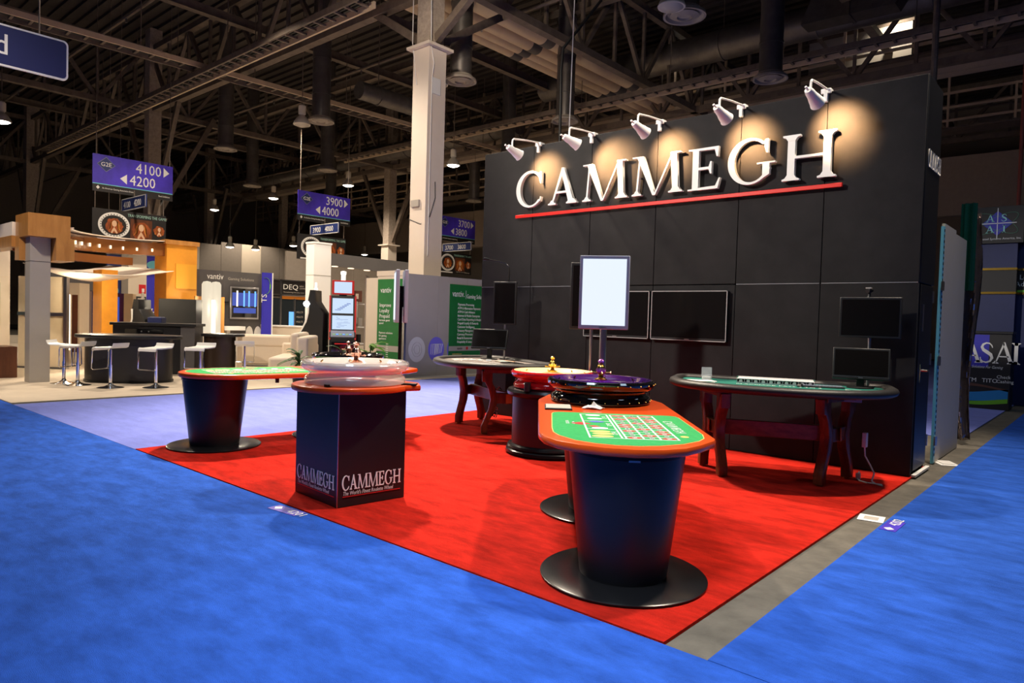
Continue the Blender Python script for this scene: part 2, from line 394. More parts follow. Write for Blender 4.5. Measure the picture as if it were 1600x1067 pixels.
for z in (.25, 1.1, 1.75): bx('hinge', BRUSH, dr, -1.508-X0, -1.495-X0, .60, .63, z, z+.12)
bx('base_strip', WHITE, ew, -1.508-X0, -1.47-X0, .0, .68, .008, .03)
roman_word('side_lettering', 'CAMMEGH', .17, XF(-1.507-X0, .09, 3.08), mat('dim_letter', (.70, .66, .60), .5), ew, sx=.42)

# white capitals and red bar on the wall
sg = thing('wall_sign', 'huge white roman capitals above a red bar on the black exhibit wall', 'sign', (-4.48, 7.74, 3.0))
LET = [('C', -6.74, .56, 3.075), ('A', -6.13, .50, 3.06), ('M', -5.56, .50, 3.055), ('M', -4.79, .495, 3.055), ('E', -4.005, .505, 3.045), ('G', -3.515, .50, 3.06), ('H', -2.885, .505, 3.04)]
for ch, x, h, z in LET:
    mb = MB(); h = .49
    for i, p in enumerate(ROMAN[ch][1]): mb.prism([(a*h, b*h) for a, b in p], .025+i*.0004, .075+i*.0007, YF(x-X0, 0, z-3.0))
    lo = mb.build('letter', LETTER, sg)
    p0 = ROMAN[ch][1][0]; k0 = (p0[18], p0[55]) if len(p0) > 20 else (p0[0], p0[2])
    px_, pz_ = x-X0+(k0[0][0]+k0[1][0])/2*h, z-3.0+(k0[0][1]+k0[1][1])/2*h
    MB().cyl((px_, .0, pz_), (px_, -.03, pz_), .012, n=8).build('stand_off', BRUSH, lo)
bx('underline_bar', RBAR, sg, -6.74-X0, -2.25-X0, -.06, -.03, -.075, -.030, .004)

# arm spotlights over the wall
HEADS = [(-6.40, -6.372, 0), (-5.43, -5.455, 1), (-4.42, -4.43, 2), (-3.40, -3.385, 3), (-2.44, -2.46, 4)]
TGT = [-6.25, -5.15, -4.28, -3.28, -2.33]
names = ['at the left end, over the letter C', 'second from the left, over the first M', 'in the middle, over the second M', 'second from the right, over the letter G', 'at the right end, over the letter H']
for (hx, bx_, i) in HEADS:
    t = thing('arm_spotlight', 'white arm spotlight on the wall top ' + names[i], 'spotlight', (bx_, 7.74, 3.96), group='arm spotlights along the top of the black wall')
    dx = hx-bx_
    MB().box(-.05, .05, -.03, .06, -.03, .02).box(-.02, .02, -.035, .02, -.12, .0).build('mount', WHITE, t, .004)
    MB().tube([(0, .0, .02), (dx*.5, -.27, .0), (dx, -.52, -.03), (dx, -.545, -.05), (dx, -.55, -.09), (dx, -.55, -.18)], .012).build('arm', WHITE, t)
    tgt = V((TGT[i]-bx_, 0, -.44)); pos = V((dx+.02, -.55, -.20)); d = (tgt-pos).normalized()
    M = Matrix.Translation(pos) @ d.to_track_quat('Z', 'Y').to_matrix().to_4x4()
    hd = MB().lathe([(.0, -.10), (.035, -.10), (.045, -.06), (.05, .0), (.062, .05), (.07, .10), (.078, .125), (.07, .125), (.058, .08), (.05, .07)], 20, M=M).lathe([(.012, -.15), (.012, -.10)], 8, M=M).build('lamp_head', WHITE, t)
    MB().lathe([(.0, .075), (.047, .075), (.047, .08), (0, .08)], 20, M=M).build('bulb', SBULB, hd)
    wp = V((bx_, 7.74, 3.96)) + pos + d*.15
    lamp('SPOT', wp, 520, (1, .57, .25), .03, target=V((bx_, 7.74, 3.96))+tgt+V((0, 0, .04)), angle=82, blend=1.0)

# televisions on the wall
def wall_tv(x0, x1, label):
    t = thing('wall_television', label, 'television', ((x0+x1)/2, 7.738, 1.255), group='televisions on the black wall')
    h = (x1-x0)/2
    bx('tv_body', BLKPLAS, t, -h, h, -.055, 0, 0, .60, .006)
    bx('screen', SCREEN, t, -h+.014, h-.014, -.058, -.05, .035, .585)
    mb = MB()
    for a, b, c, d in ((-h, h, .592, .60), (-h, -h+.008, 0, .60), (h-.008, h, 0, .60), (-h, h, 0, .008)): mb.box(a, b, -.060, -.05, c, d)
    mb.build('bezel_trim', mat('bezel_silver', (.42, .41, .40), .3), t)
    bx('tv_badge', BRUSH, t, -.03, .03, -.061, -.056, .012, .022)
wall_tv(-4.435, -3.445, 'wide dark flat television on the black wall, left of the right card table, chrome rim')
wall_tv(-5.46, -4.47, 'wide dark television on the black wall partly hidden behind the lit portrait screen')

# ================================================================== roulette tables
OUT = [(-.505, .16), (-.475, .0), (-.41, -.12), (-.30, -.215), (-.16, -.29), (0, -.317), (.15, -.295), (.28, -.225), (.39, -.10), (.50, .06), (.518, .12), (.52, .5), (.52, 1.85), (.43, 2.2), (.27, 2.42), (-.27, 2.42), (-.43, 2.2), (-.508, 1.85)]
FOUT = [(-.42, .3), (-.415, .14), (-.385, .03), (-.30, -.115), (-.20, -.19), (-.09, -.23), (.03, -.235), (.14, -.205), (.28, -.125), (.39, -.01), (.44, .09), (.462, .22), (.462, .92), (.45, .98), (.41, 1.01), (-.36, 1.03), (-.395, 1.0), (-.41, .94)]
def roulette_table():
    t = thing('roulette_table', '', 'table')
    MB().prism(OUT, .748, .80, bev=.018).build('table_top', ORANGE, t)
    MB().prism([(a*1.012, b*1.012-.005) for a, b in FOUT], .800, .8018).build('felt_border', GOLDT, t)
    fe = MB().prism(FOUT, .800, .8035).build('felt', FELT, t)
    M = Matrix.Translation((0, 0, .8035))
    mb = MB()
    def ln(x0, y0, x1, y1, w_=.010): mb.beam((x0, y0, .8042), (x1, y1, .8042), w_, .0015)
    for x in (-.215, -.035, -.012, .085, .18, .28): ln(x, -.035, x, .94)
    ln(-.035, -.035, .285, -.035); ln(-.02, .94, .285, .94); ln(-.215, -.03, -.035, -.03, .006); ln(-.215, .94, -.035, .94, .006)
    for k in range(1, 12): ln(-.012, -.035+k*.0812, .28, -.035+k*.0812, .006)
    for k in (4, 8): ln(-.215, -.035+k*.0812, -.035, -.035+k*.0812, .006)
    mR, mK = MB(), MB(); reds = {1, 3, 5, 7, 9, 12, 14, 16, 18, 19, 21, 23, 25, 27, 30, 32, 34, 36}
    for k in range(12):
        for c in range(3):
            num = k*3+c+1; cx = .037+c*.097; cy = .94-(k+.5)*.0812
            if num in reds: mR.prism(ellipse(cx, cy, .040, .026, 14), .8036, .8046)
            else: mK.prism(ellipse(cx, cy, .013, .022, 10), .8036, .8046)
            TM = frame((cx, cy, .8046), (0, -1, 0), (1, 0, 0))
            put_text(mb, str(num), .040, TM, 0, -.013, 'CENTER', extr=.0004)
    for cy, lab in ((.80, '1st 12'), (.48, '2nd 12'), (.15, '3rd 12')):
        put_text(mb, lab, .042, frame((-.065, cy, .8036), (0, -1, 0), (1, 0, 0)), 0, -.01, 'CENTER', extr=.0004)
    for cy in (.90, .74, .33): mb.prism(ellipse(-.13, cy, .05, .035, 18), .8036, .8042)
    put_text(mb, 'ROULETTE', .028, frame((-.33, .54, .8036), (0, -1, 0), (1, 0, 0)), 0, 0, 'CENTER', extr=.0004)
    put_text(mb, 'MIN / MAX', .022, frame((-.29, .52, .8036), (0, -1, 0), (1, 0, 0)), 0, 0, 'CENTER', extr=.0004)
    for ch_x, s in ((.0, 'CAMMEGH'),):
        x = 0
        for ch in s:
            for p in ROMAN[ch][1]: mb.prism([((x+a)*.058, b*.058) for a, b in p], 0, .001, frame((.315, .72, .8036), (0, -1, 0), (1, 0, 0)))
            x += ROMAN[ch][0]
    tag(mb.build('felt_print', WTEXT, fe), kind='stuff'); tag(mR.build('red_spot', RTEXT, fe), kind='stuff'); tag(mK.build('black_spot', BLKPLAS, fe), kind='stuff')
    g = MB()
    for cx, cy in ((-.14, .03), (-.13, .12), (-.14, .20)): g.prism(ellipse(cx, cy, .062, .036, 20), .8036, .8043)
    g.prism(ellipse(.335, .10, .025, .03, 10), .8036, .8043); tag(g.build('gold_spot', GOLDT, fe), kind='stuff')
    MB().prism([(-.30, .50), (-.235, .44), (-.17, .50), (-.235, .56)], .8036, .8044).prism([(-.20, .40), (-.16, .37), (-.12, .40), (-.16, .43)], .8036, .8044).build('red_diamond', RTEXT, fe)
    MB().prism(ellipse(-.13, .60, .05, .04, 16), .8036, .8044).build('blue_spot', BLUET, fe)
    for y in (.05, 1.42):
        pd = MB().lathe([(.245, .02), (.250, .05), (.330, .74), (.330, .748)], 48, c=(0, y, 0)).build('pedestal', BLKPANEL, t)
        MB().lathe([(.465, .007), (.472, .012), (.472, .020), (.462, .026), (.25, .030), (.0, .030)], 56, c=(0, y, 0)).build('base_disc', BLKMET, pd)
        MB().lathe([(.330, .725), (.334, .728), (.334, .745), (.330, .748)], 48, c=(0, y, 0)).build('collar', BLKMET, pd)
    MB().box(-.03, .03, -.287, -.279, .722, .732).build('maker_plate', BRUSH, t)
    MB().cyl((.44, .55, .70), (.44, .55, .75), .02).build('cable_clip', BLKPLAS, t)
    return t
rt1 = roulette_table(); rt1.location = (-2.06, 3.365, 0); rt1.rotation_euler = (0, 0, math.atan2(.63, .777))
rt1['label'] = 'orange roulette table in front, green betting felt facing the viewer, two tapered black pedestals'
rt1['group'] = 'orange roulette tables'
dup(rt1, (-7.29, 3.457, 0), math.atan2(-.15, .985), 'orange roulette table at the left edge of the red carpet seen from its side')

# plinth with the clear wheel
pl = thing('plinth_table', 'square black plinth with rounded orange top and white lettering on two faces', 'table', (-4.618, 3.33, 0))
q = [(.287, -.31), (-.361, -.261), (-.29, .32), (.365, .268)]
pb = MB().prism([q[1], q[0], q[3], q[2]], .008, .858).build('plinth', BLKPANEL, pl, .003)
MB().prism([(.457*math.cos(a)*1.0, .457*math.sin(a)) for a in [R(-150+i*9) for i in range(21)]] + [(.43, .36), (.25, .50), (-.25, .50), (-.46, .28)], .858, .904, bev=.014).build('table_top', ORANGE, pl)
def plinth_face(a, b, hw):
    a, b = V(a), V(b); d = (b-a); L = d.length; d.normalize()
    n = V((d.y, -d.x))
    M = frame((a.x+n.x*.002, a.y+n.y*.002, 0), (d.x, d.y, 0), (0, 0, 1))
    _, wid = 0, sum(ROMAN[c][0] for c in 'CAMMEGH')
    sx = (L-.07)/(wid*.108)
    lo, _ = roman_word('lettering', 'CAMMEGH', .108, M @ Matrix.Translation((.035, .135, 0)), mat('bright_letter', (.93, .93, .92), .5), pb, sx=sx, z1=.003, bold=.022)
    text('slogan', "The World's Finest Roulette Wheel", .042, M @ Matrix.Translation((.045, .095, 0)), 0, 0, WTEXT, pb, sx=(L-.09)/.70, shear=.2, extr=.001)
    bx('red_line', RTEXT, pb, .045, L-.04, .082, .088, 0, .002, M=M)
plinth_face(q[1], q[0], .3); plinth_face(q[0], q[3], .3)
bx('edge_strip', BRUSH, pb, .284, .290, -.313, -.307, .01, .856)
MB().box(-.02, .02, -.02, .02, 0, .02, Matrix.Translation((.17, -.33, .904))).build('top_clip', BLKPLAS, pl)
MB().box(-.06, .06, -.04, .04, 0, .012, Matrix.Translation((.36, .30, .904)) @ Matrix.Rotation(R(40), 4, 'Z')).build('end_pad', BLKPLAS, pl)

# drum under the red wheel
ds = thing('wheel_drum', 'round black drum stand with moulded foot under the red roulette wheel', 'stand', (-4.66, 6.0, 0))
MB().lathe([(.47, .008), (.49, .03), (.485, .055), (.465, .07), (.475, .085), (.465, .105), (.44, .115), (.425, .12)], 56).build('foot_moulding', BLKMET, ds)
MB().lathe([(.425, .12), (.425, .62)], 56).build('drum', BLKPANEL, ds)
MB().lathe([(.425, .62), (.46, .63), (.485, .65), (.49, .68), (.475, .705), (.44, .715), (0, .715)], 56).build('top_rim', BLKMET, ds)

# wheels
def wheel(name, label, loc, rz, r, mb_, mcone, mt1, mt2, group='roulette wheels', hs=1.0, deflect=True, mtrack=None, glints=None):
    t = thing('roulette', label, 'roulette', loc, rz, group); k = r/.43
    P = lambda pr: [(a*k, b*hs) for a, b in pr]
    MB().lathe(P([(.30, 0), (.385, 0), (.400, .010), (.400, .045), (.392, .062), (.372, .075), (.366, .088), (.372, .102), (.398, .112), (.415, .125), (.430, .150), (.430, .172), (.420, .186), (.400, .190), (.375, .182), (.345, .158), (.300, .138), (.262, .130), (.255, .122), (.20, .118), (0, .115)]), 64).build('bowl', mb_, t)
    ro = MB().lathe(P([(.250, .124), (.248, .136), (.20, .136), (.175, .146), (.08, .168), (.055, .176), (0, .178)]), 48).build('rotor', mcone, t)
    MB().lathe(P([(.300, .1395), (.346, .160), (.376, .184), (.399, .1915), (.401, .190), (.376, .182), (.345, .158), (.300, .138)]), 64).build('ball_track', mtrack or mb_, t)
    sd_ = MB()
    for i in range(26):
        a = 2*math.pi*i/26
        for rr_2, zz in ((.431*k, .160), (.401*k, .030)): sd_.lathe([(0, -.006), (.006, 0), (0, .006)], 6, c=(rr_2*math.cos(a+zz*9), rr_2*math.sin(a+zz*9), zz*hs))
    if glints: tag(sd_.build('rim_glint', glints, t), kind='stuff')  # metal beads standing in for lamp glints on the two bands
    fr = MB()
    for i in range(37):
        a = 2*math.pi*i/37; fr.beam((.205*k*math.cos(a), .205*k*math.sin(a), .138*hs), (.246*k*math.cos(a), .246*k*math.sin(a), .138*hs), .004, .006)
    tag(fr.build('pocket_fret', GOLD, ro), kind='stuff')
    tu = MB().lathe([(.0, .170*hs), (.050, .172*hs), (.052, .185*hs), (.022, .197*hs), (.018, .212*hs), (.030, .225*hs), (.040, .245*hs)], 20).lathe([(.034, .275*hs), (.028, .292*hs), (.014, .303*hs), (.012, .312*hs)], 20).build('turret', mt1, t)
    MB().lathe([(.040, .245*hs), (.043, .258*hs), (.034, .275*hs)], 20).lathe([(.012, .312*hs), (.024, .322*hs), (.026, .334*hs), (.014, .345*hs), (0, .348*hs)], 16).build('turret_cap', mt2, tu)
    for i in range(4):
        a = math.pi/2*i+.4; MB().cyl((.03*math.cos(a), .03*math.sin(a), .232*hs), (.075*math.cos(a), .075*math.sin(a), .238*hs), .006, n=8).lathe([(0, -.01), (.01, 0), (0, .01)], 8, c=(.078*math.cos(a), .078*math.sin(a), .238*hs)).build('turret_arm', mt1, tu)
    if deflect:
        for i in range(8):
            a = math.pi/4*i+.2
            M = Matrix.Rotation(a, 4, 'Z') @ Matrix.Translation((.345*k, 0, .165*hs)) @ Matrix.Rotation(R(35), 4, 'Y')
            MB().prism([(-.020, 0), (0, -.008), (.020, 0), (0, .008)], 0, .008, M).build('deflector', GOLD, t)
    return t
wheel('roulette', 'gloss black roulette wheel with purple cone on the front orange table', (-3.19, 4.755, .80), .3, .435, BLKGLOSS, PURPLE, GOLD, PINK, glints=GOLD, mtrack=mat('violet_track', (.05, .01, .12), .12, coat=.5))
wheel('roulette', 'clear acrylic roulette wheel on the black plinth', (-4.60, 3.36, .904), .1, .425, GLASS, GLASS, COPPER, COPPER, hs=.95)
wheel('roulette', 'translucent red roulette wheel with gold turret on the black drum', (-4.66, 6.0, .715), .6, .45, REDACR, mat('bright_cone', (.85, .62, .30), .25, metal=.5), GOLD, GOLD, glints=COPPER, mtrack=mat('amber_track', (.95, .62, .30), .3))
wheel('roulette', 'gloss black roulette wheel with copper turret on the left orange table', (-7.03, 5.02, .80), .2, .43, BLKGLOSS, mat('dark_cone', (.03, .015, .01), .2), COPPER, COPPER, hs=.95)

# things on the tables
mk = thing('ball_cup', 'small black cylinder cup on the rim of the drum, left of the red wheel', 'cup', (-4.62, 5.535, .709))
MB().lathe([(.0, 0), (.035, 0), (.035, .09), (.030, .09), (.030, .02), (0, .02)], 24).build('cup_body', BLKPLAS, mk)
M39 = Matrix.Rotation(R(39), 4, 'Z')
def tloc(n, d, z=.80): p = M39 @ V((n, d, 0)); return (-2.06+p.x, 3.365+p.y, z)
ct = thing('limit_card', 'flat grey card holder lying on the orange top left of the front black wheel', 'card', tloc(-.36, 1.27), R(39))
bx('card_back', BLKPLAS, ct, -.10, .10, -.13, .13, 0, .012, .003); bx('card_face', GREYW, ct, -.092, .092, -.12, .12, .012, .015)
nk = thing('paper_napkin', 'crumpled white paper on the orange top before the front black wheel', 'paper', tloc(-.10, 1.28), R(20))
random.seed(3)
vs = []; fs = []
for j in range(7):
    for i in range(9): vs.append(((i-4)*.018+random.uniform(-.006, .006), (j-3)*.018+random.uniform(-.006, .006), .006+max(0, .045*math.exp(-((i-4)**2/9+(j-3)**2/6)))*random.uniform(.4, 1.2)))
for j in range(6):
    for i in range(8): fs.append((j*9+i, j*9+i+1, (j+1)*9+i+1, (j+1)*9+i))
nm = MB().add(vs, fs).build('napkin_sheet', PALE, nk, sm=20)
sm_ = nm.modifiers.new('solid', 'SOLIDIFY'); sm_.thickness = .002

def pole_screen(label, loc, rz, w_, h, z0, pole_base, mface, mframe, pole_r=.02, tilt=0, gap=True, pm=BRUSH, foot=True, double=False):
    t = thing('pole_screen', label, 'screen', loc, rz)
    MB().cyl((0, .0, pole_base), (0, .0, z0+h*.5), pole_r, n=20).build('pole', pm, t)
    if foot: MB().lathe([(0, pole_base), (.075, pole_base), (.075, pole_base+.008), (.03, pole_base+.014), (0, pole_base+.014)], 24).build('pole_foot', BLKMET, t)
    def side(s, y):
        b = bx('screen_body', mframe, t, -w_/2, w_/2, min(y, y+s*.045), max(y, y+s*.045), z0, z0+h, .006)
        yy = y+s*.045
        bx('screen_face', mface if s < 0 else SCREEN, b, -w_/2+.028, w_/2-.028, min(yy-.001, yy+s*.003), max(yy-.001, yy+s*.003), z0+.035, z0+h-.03)
        bx('bracket', BLKMET, t, -.06, .06, min(y, y-s*.03), max(y, y-s*.03), z0+h*.3, z0+h*.7)
        bx('badge', BRUSH, b, -.03, .03, min(yy, yy+s*.002), max(yy, yy+s*.002), z0+.010, z0+.02)
    side(-1, -.03)
    if double: side(1, .03)
    return t
# lit portrait screen behind the front wheel
ls = pole_screen('brightly lit white portrait screen on a chrome pole behind the front black wheel', (-3.545, 5.30, 0), R(29), .445, .66, 1.385, .80, LIT, mat('display_frame', (.40, .44, .56), .4), .032)
# unlit portrait screen behind the red wheel
pole_screen('unlit dark portrait screen on a thin pole behind the red wheel', (-4.60, 6.63, 0), R(32), .50, .76, 1.36, .008, SCREEN, BLKPLAS, .02)
pole_screen('slim double-sided display on black pole at the end of the left orange table, seen edge-on', (-6.75, 5.585, 0), R(-36), .42, .645, 1.37, .80, LIT, MATS['display_frame'], .021, pm=BLKMET, double=True)
# ================================================================== card tables
def half_moon(hw, front, back, n=40):
    """CCW outline: curved player side towards -y, straight dealer side at +back"""
    pts = []
    for i in range(n+1):
        a = math.pi + math.pi*i/n
        c, s_ = math.cos(a), math.sin(a)
        pts.append((hw*math.copysign(abs(c)**.9, c), -.0 + (front+.10)*math.copysign(abs(s_)**.95, s_)+.10))
    pts += [(hw, back-.16), (hw-.05, back-.05), (hw-.16, back), (-hw+.16, back), (-hw+.05, back-.05), (-hw, back-.16)]
    return pts
def shrink(poly, k): return [(a*k, b*k) for a, b in poly]
def leg_profile(sgn):
    zs = [.02, .10, .13, .20, .32, .45, .58, .66, .665, .80]
    ou = [.040, .045, .035, .005, -.045, -.065, -.035, .01, .045, .05]
    iw = [.075, .085, .080, .075, .085, .09, .09, .095, .13, .135]
    o = [(sgn*a, z) for a, z in zip(ou, zs)]; i = [(sgn*(a-b), z) for a, b, z in zip(ou, iw, zs)]
    p = o + i[::-1]
    return p if sgn > 0 else p[::-1]
def card_table(label, center, rot, pairs, felt_m, hw, front, back, zt=.875):
    """pairs: two (front foot, rear foot) in world xy"""
    t = thing('card_table', label, 'table', (center[0], center[1], 0), 0, 'half-moon card tables')
    C0 = V(center)
    Rz = Matrix.Rotation(rot, 4, 'Z')
    hm = half_moon(hw, front, back)
    # padded rail: rounded rim following the outline
    rail = MB(); ring = []
    n = len(hm); npf = 10
    vs = []
    for i in range(n):
        p = V(hm[i]); a = V(hm[i-1]); b = V(hm[(i+1) % n]); tg = (b-a).normalized(); nn = V((tg.y, -tg.x))
        for k in range(npf):
            an = 2*math.pi*k/npf; ro = .060; rz_ = .042
            q = p - nn*.058 + nn*math.cos(an)*ro
            vs.append(Rz @ V((q.x, q.y, zt + math.sin(an)*rz_)))
    fs = [(i*npf+k, i*npf+(k+1) % npf, ((i+1) % n)*npf+(k+1) % npf, ((i+1) % n)*npf+k) for i in range(n) for k in range(npf)]
    rail.add(vs, fs).build('padded_rail', LEATHER, t, sm=60)
    MB().prism(shrink(hm, .93), zt-.03, zt-.012, Rz).build('table_top', BLKPLAS, t)
    fe = MB().prism(shrink(hm, .91), zt-.012, zt+.006, Rz).build('felt', felt_m, t)
    pr = MB()
    for i in range(7):
        a = math.pi + math.pi*(i+1)/8
        c = (hw*.68*math.cos(a), .10+(front)*.72*math.sin(a))
        el = ellipse(c[0], c[1], .075, .05, 20); e2 = ellipse(c[0], c[1], .068, .044, 20)
        for j in range(20): pr.beam(Rz @ V((*el[j], zt+.0068)), Rz @ V((*el[(j+1) % 20], zt+.0068)), .006, .001)
    put_text(pr, 'BLACKJACK PAYS 3 TO 2', .07, Rz @ Matrix.Translation((0, -.12, zt+.006)), 0, 0, 'CENTER', extr=.0005)
    pr.build('felt_print', WTEXT, fe)
    ctr = []
    for fr_, re_ in pairs:
        f, r_ = V(fr_)-C0, V(re_)-C0; d = (r_-f).normalized(); mid = (f+r_)/2; ctr.append(mid)
        hl = (r_-f).length/2
        for s in (-1, 1):
            base = mid + d*s*hl
            M = frame((base.x, base.y, 0), (d.x, d.y, 0), (0, 0, 1))
            nn = V((d.y, -d.x))
            lg = MB().prism(leg_profile(s), -.045, .045, M, bev=.008).build('leg', MAHOG, t)
            MB().lathe([(.028, .008), (.034, .012), (.030, .022), (.018, .03)], 16, c=(base.x, base.y, 0)).build('brass_foot', GOLD, lg)
        p, q = mid - d*(hl-.10), mid + d*(hl-.10)
        MB().beam((p.x, p.y, .46), (q.x, q.y, .46), .07, .13).build('cross_member', MAHOG, t, .006)
        p, q = mid - d*(hl+.02), mid + d*(hl+.02)
        MB().beam((p.x, p.y, .80), (q.x, q.y, .80), .12, .05).build('top_bearer', MAHOG, t)
        e_ = mid; 
    a, b = ctr
    MB().beam((a.x, a.y, .46), (b.x, b.y, .46), .045, .15).build('stretcher', MAHOGH, t, .006)
    dd = (b-a).normalized()
    for c, s in ((a, -1), (b, 1)):
        MB().beam((c.x+dd.x*s*.036, c.y+dd.y*s*.036, .46), (c.x+dd.x*s*.05, c.y+dd.y*s*.05, .46), .10, .12).build('stretcher_cap', AMBER, t, .004)
    return t, Rz, C0
bjr, RzR, CR = card_table('half-moon card table with teal felt at right before the black wall', (-2.52, 6.86), R(20),
    [((-2.83, 6.33), (-3.19, 6.68)), ((-2.03, 6.65), (-1.95, 7.20))], FELTD, 1.06, .78, .50)
bjl, RzL, CL = card_table('half-moon card table with grey felt at left, behind the red wheel', (-6.26, 6.80), R(-22),
    [((-6.78, 6.68), (-6.88, 7.22)), ((-5.95, 6.31), (-5.55, 6.72))], FELTG, .98, .78, .50)
def onR(x, y, z=.881): p = RzR @ V((x, y, 0)); return (CR.x+p.x, CR.y+p.y, z)
def onL(x, y, z=.881): p = RzL @ V((x, y, 0)); return (CL.x+p.x, CL.y+p.y, z)
# under-table bits: drawer bracket and power adapter, mains lead
bk = thing('drop_box', 'grey metal box hung under the right end of the teal card table', 'box', (-1.93, 7.0, .79), R(20))
bx('box_body', GREYPLAS, bk, -.13, .13, -.06, .06, -.02, .03, .004); bx('box_slot', BLKPLAS, bk, -.08, .08, -.062, -.058, -.0, .015)
ad = thing('power_lead', 'white mains lead with adapter hanging by the right leg of the teal table', 'cable', (-1.80, 7.2, .0))
bx('adapter', WHITE, ad, -.02, .02, -.03, .03, .33, .47, .006)
MB().tube([(0, 0, .33), (.01, -.01, .25), (.06, -.02, .17), (.10, -.03, .10), (.09, -.06, .03), (.13, -.09, .014), (.20, -.13, .014), (.18, -.08, .014), (.06, -.10, .014), (-.02, -.05, .014), (-.05, -.0, .02), (-.05, .05, .08)], .008, 6).build('lead', WCABLE, ad)
bx('plug', WHITE, ad, -.07, -.03, -.0, .035, .01, .07, .004)

def monitor(label, loc, rz, w_=.50, h=.30, tilt=-20, dz=.10, kind='a'):
    t = thing('computer_monitor', label, 'monitor', loc, rz, 'computer monitors on the card tables')
    MB().lathe([(.0, 0), (.12, 0), (.12, .010), (.03, .018), (0, .018)], 28, c=(0, .03, 0)).build('monitor_base', BLKPLAS, t)
    bx('neck', BLKPLAS, t, -.035, .035, .03, .06, .0, dz+.12, .004)
    T = Matrix.Translation((0, 0, dz)) @ Matrix.Rotation(R(tilt), 4, 'X')
    b = MB().box(-w_/2, w_/2, -.02, .02, 0, h, T).build('monitor_body', BLKPLAS, t, .006)
    MB().box(-w_/2+.018, w_/2-.018, -.0225, -.019, .035, h-.02, T).build('screen', SCREEN, b)
    MB().box(-w_/2+.005, w_/2-.005, -.0215, -.019, .022, .026, T).build('chin_line', BRUSH, b)
    MB().box(-.02, .02, -.0225, -.019, .008, .018, T).build('badge', BRUSH, b)
    return t
monitor('black monitor standing on the right end of the teal card table, leaning back', onR(.74, .17), R(16), .50, .31, -16, .085)
monitor('black monitor standing on the left side of the grey card table, leaning back', onL(-.50, .14), R(24), .52, .29, -16, .14)
def pole_monitor(name, label, loc, rz, w_, h, z0, zb):
    t = thing(name, label, 'screen', loc, rz)
    MB().cyl((0, 0, zb), (0, 0, z0+h*.6), .016, n=16).build('pole', BRUSH, t)
    MB().lathe([(0, zb), (.07, zb), (.07, zb+.01), (0, zb+.012)], 24).build('pole_foot', BLKMET, t)
    b = bx('screen_body', BLKPLAS, t, -w_/2, w_/2, -.06, -.015, z0, z0+h, .006)
    bx('screen_face', SCREEN, b, -w_/2+.022, w_/2-.022, -.063, -.058, z0+.022, z0+h-.022)
    bx('bracket', BLKMET, t, -.05, .05, -.02, .02, z0+h*.35, z0+h*.65)
    return t
pole_monitor('pole_screen', 'wide black screen on a pole behind the monitor at the right end', (-1.88, 7.52, 0), R(8), .55, .40, 1.37, .884)
pole_monitor('pole_screen', 'portrait black screen on a pole behind the left table monitor', (-6.55, 7.32, 0), R(22), .34, .60, 1.375, .884)
wc = thing('web_camera', 'little camera on top of the wide black pole screen', 'camera', (-1.90, 7.52, 1.769))
MB().lathe([(.0, 0), (.022, 0), (.014, .03), (.014, .05), (0, .05)], 16).build('camera_foot', BLKPLAS, wc)
cb = MB().cyl((-.01, -.03, .065), (.01, .03, .075), .022, n=16).build('camera_body', BLKPLAS, wc); MB().box(-.03, .02, -.025, .02, .088, .10).build('camera_cap', GREYW, wc)
gn = thing('gooseneck_lamp', 'thin black gooseneck lamp above the portrait pole screen at left', 'lamp', (-6.53, 7.34, 1.965))
MB().tube([(0, 0, 0), (.01, 0, .12), (.005, 0, .22), (-.04, -.03, .275), (-.14, -.08, .30), (-.26, -.16, .325)], .008).build('gooseneck', BLKMET, gn)
MB().cyl((-.25, -.155, .323), (-.31, -.195, .330), .018, .024, n=14).build('lamp_shade', BLKMET, gn)
# right table top items
cup = thing('acrylic_holder', 'clear acrylic discard holder at the left end of the teal table', 'card holder', onR(-.70, .18), R(30))
MB().box(-.05, .05, -.035, -.030, 0, .13).box(-.05, .05, .030, .035, 0, .13).box(-.05, -.045, -.03, .03, 0, .13).box(.045, .05, -.03, .03, 0, .13).box(-.05, .05, -.035, .035, 0, .006).build('holder_walls', CLEAR, cup)
bx('card_stack', WHITE, cup, -.04, .04, -.025, .025, .007, .035)
pp = thing('paper_sheet', 'white papers lying beside the clear holder on the teal table', 'paper', onR(-.74, .0), R(40))
bx('sheet', WHITE, pp, -.14, .14, -.10, .10, 0, .003); bx('sheet', WHITE, pp, -.10, .12, -.12, .06, .003, .006, M=Matrix.Rotation(.3, 4, 'Z'))
tr_ = thing('chip_tray', 'long silver chip tray in the middle of the teal card table', 'tray', onR(-.03, .13), R(20))
mb = MB().box(-.36, .36, -.10, .10, 0, .01)
for i in range(11): mb.box(-.36+i*.0715, -.355+i*.0715, -.10, .10, .01, .04)
mb.build('tray_body', PALE, tr_); mb = MB()
for i in range(10): mb.cyl((-.322+i*.0715, -.095, .020), (-.322+i*.0715, .095, .020), .017, n=14)
tag(mb.build('chip_row', LETTER, tr_), kind='stuff'); bx('tray_cover', mat('tray_silver', (.66, .66, .66), .3), tr_, -.355, .355, -.10, .10, .038, .044); bx('tray_lid', CHROME, tr_, -.37, .37, .10, .115, 0, .055)
ky = thing('keyboard', 'black keyboard beside the monitor on the teal table', 'keyboard', onR(.40, .02), R(25))
bx('keyboard_body', BLKPLAS, ky, -.19, .19, -.065, .065, 0, .014, .004); mb = MB()
for r_ in range(4):
    for c_ in range(12): mb.box(-.178+c_*.0298, -.154+c_*.0298, -.055+r_*.028, -.033+r_*.028, .014, .020)
tag(mb.build('keys', GREYPLAS, ky), kind='stuff')
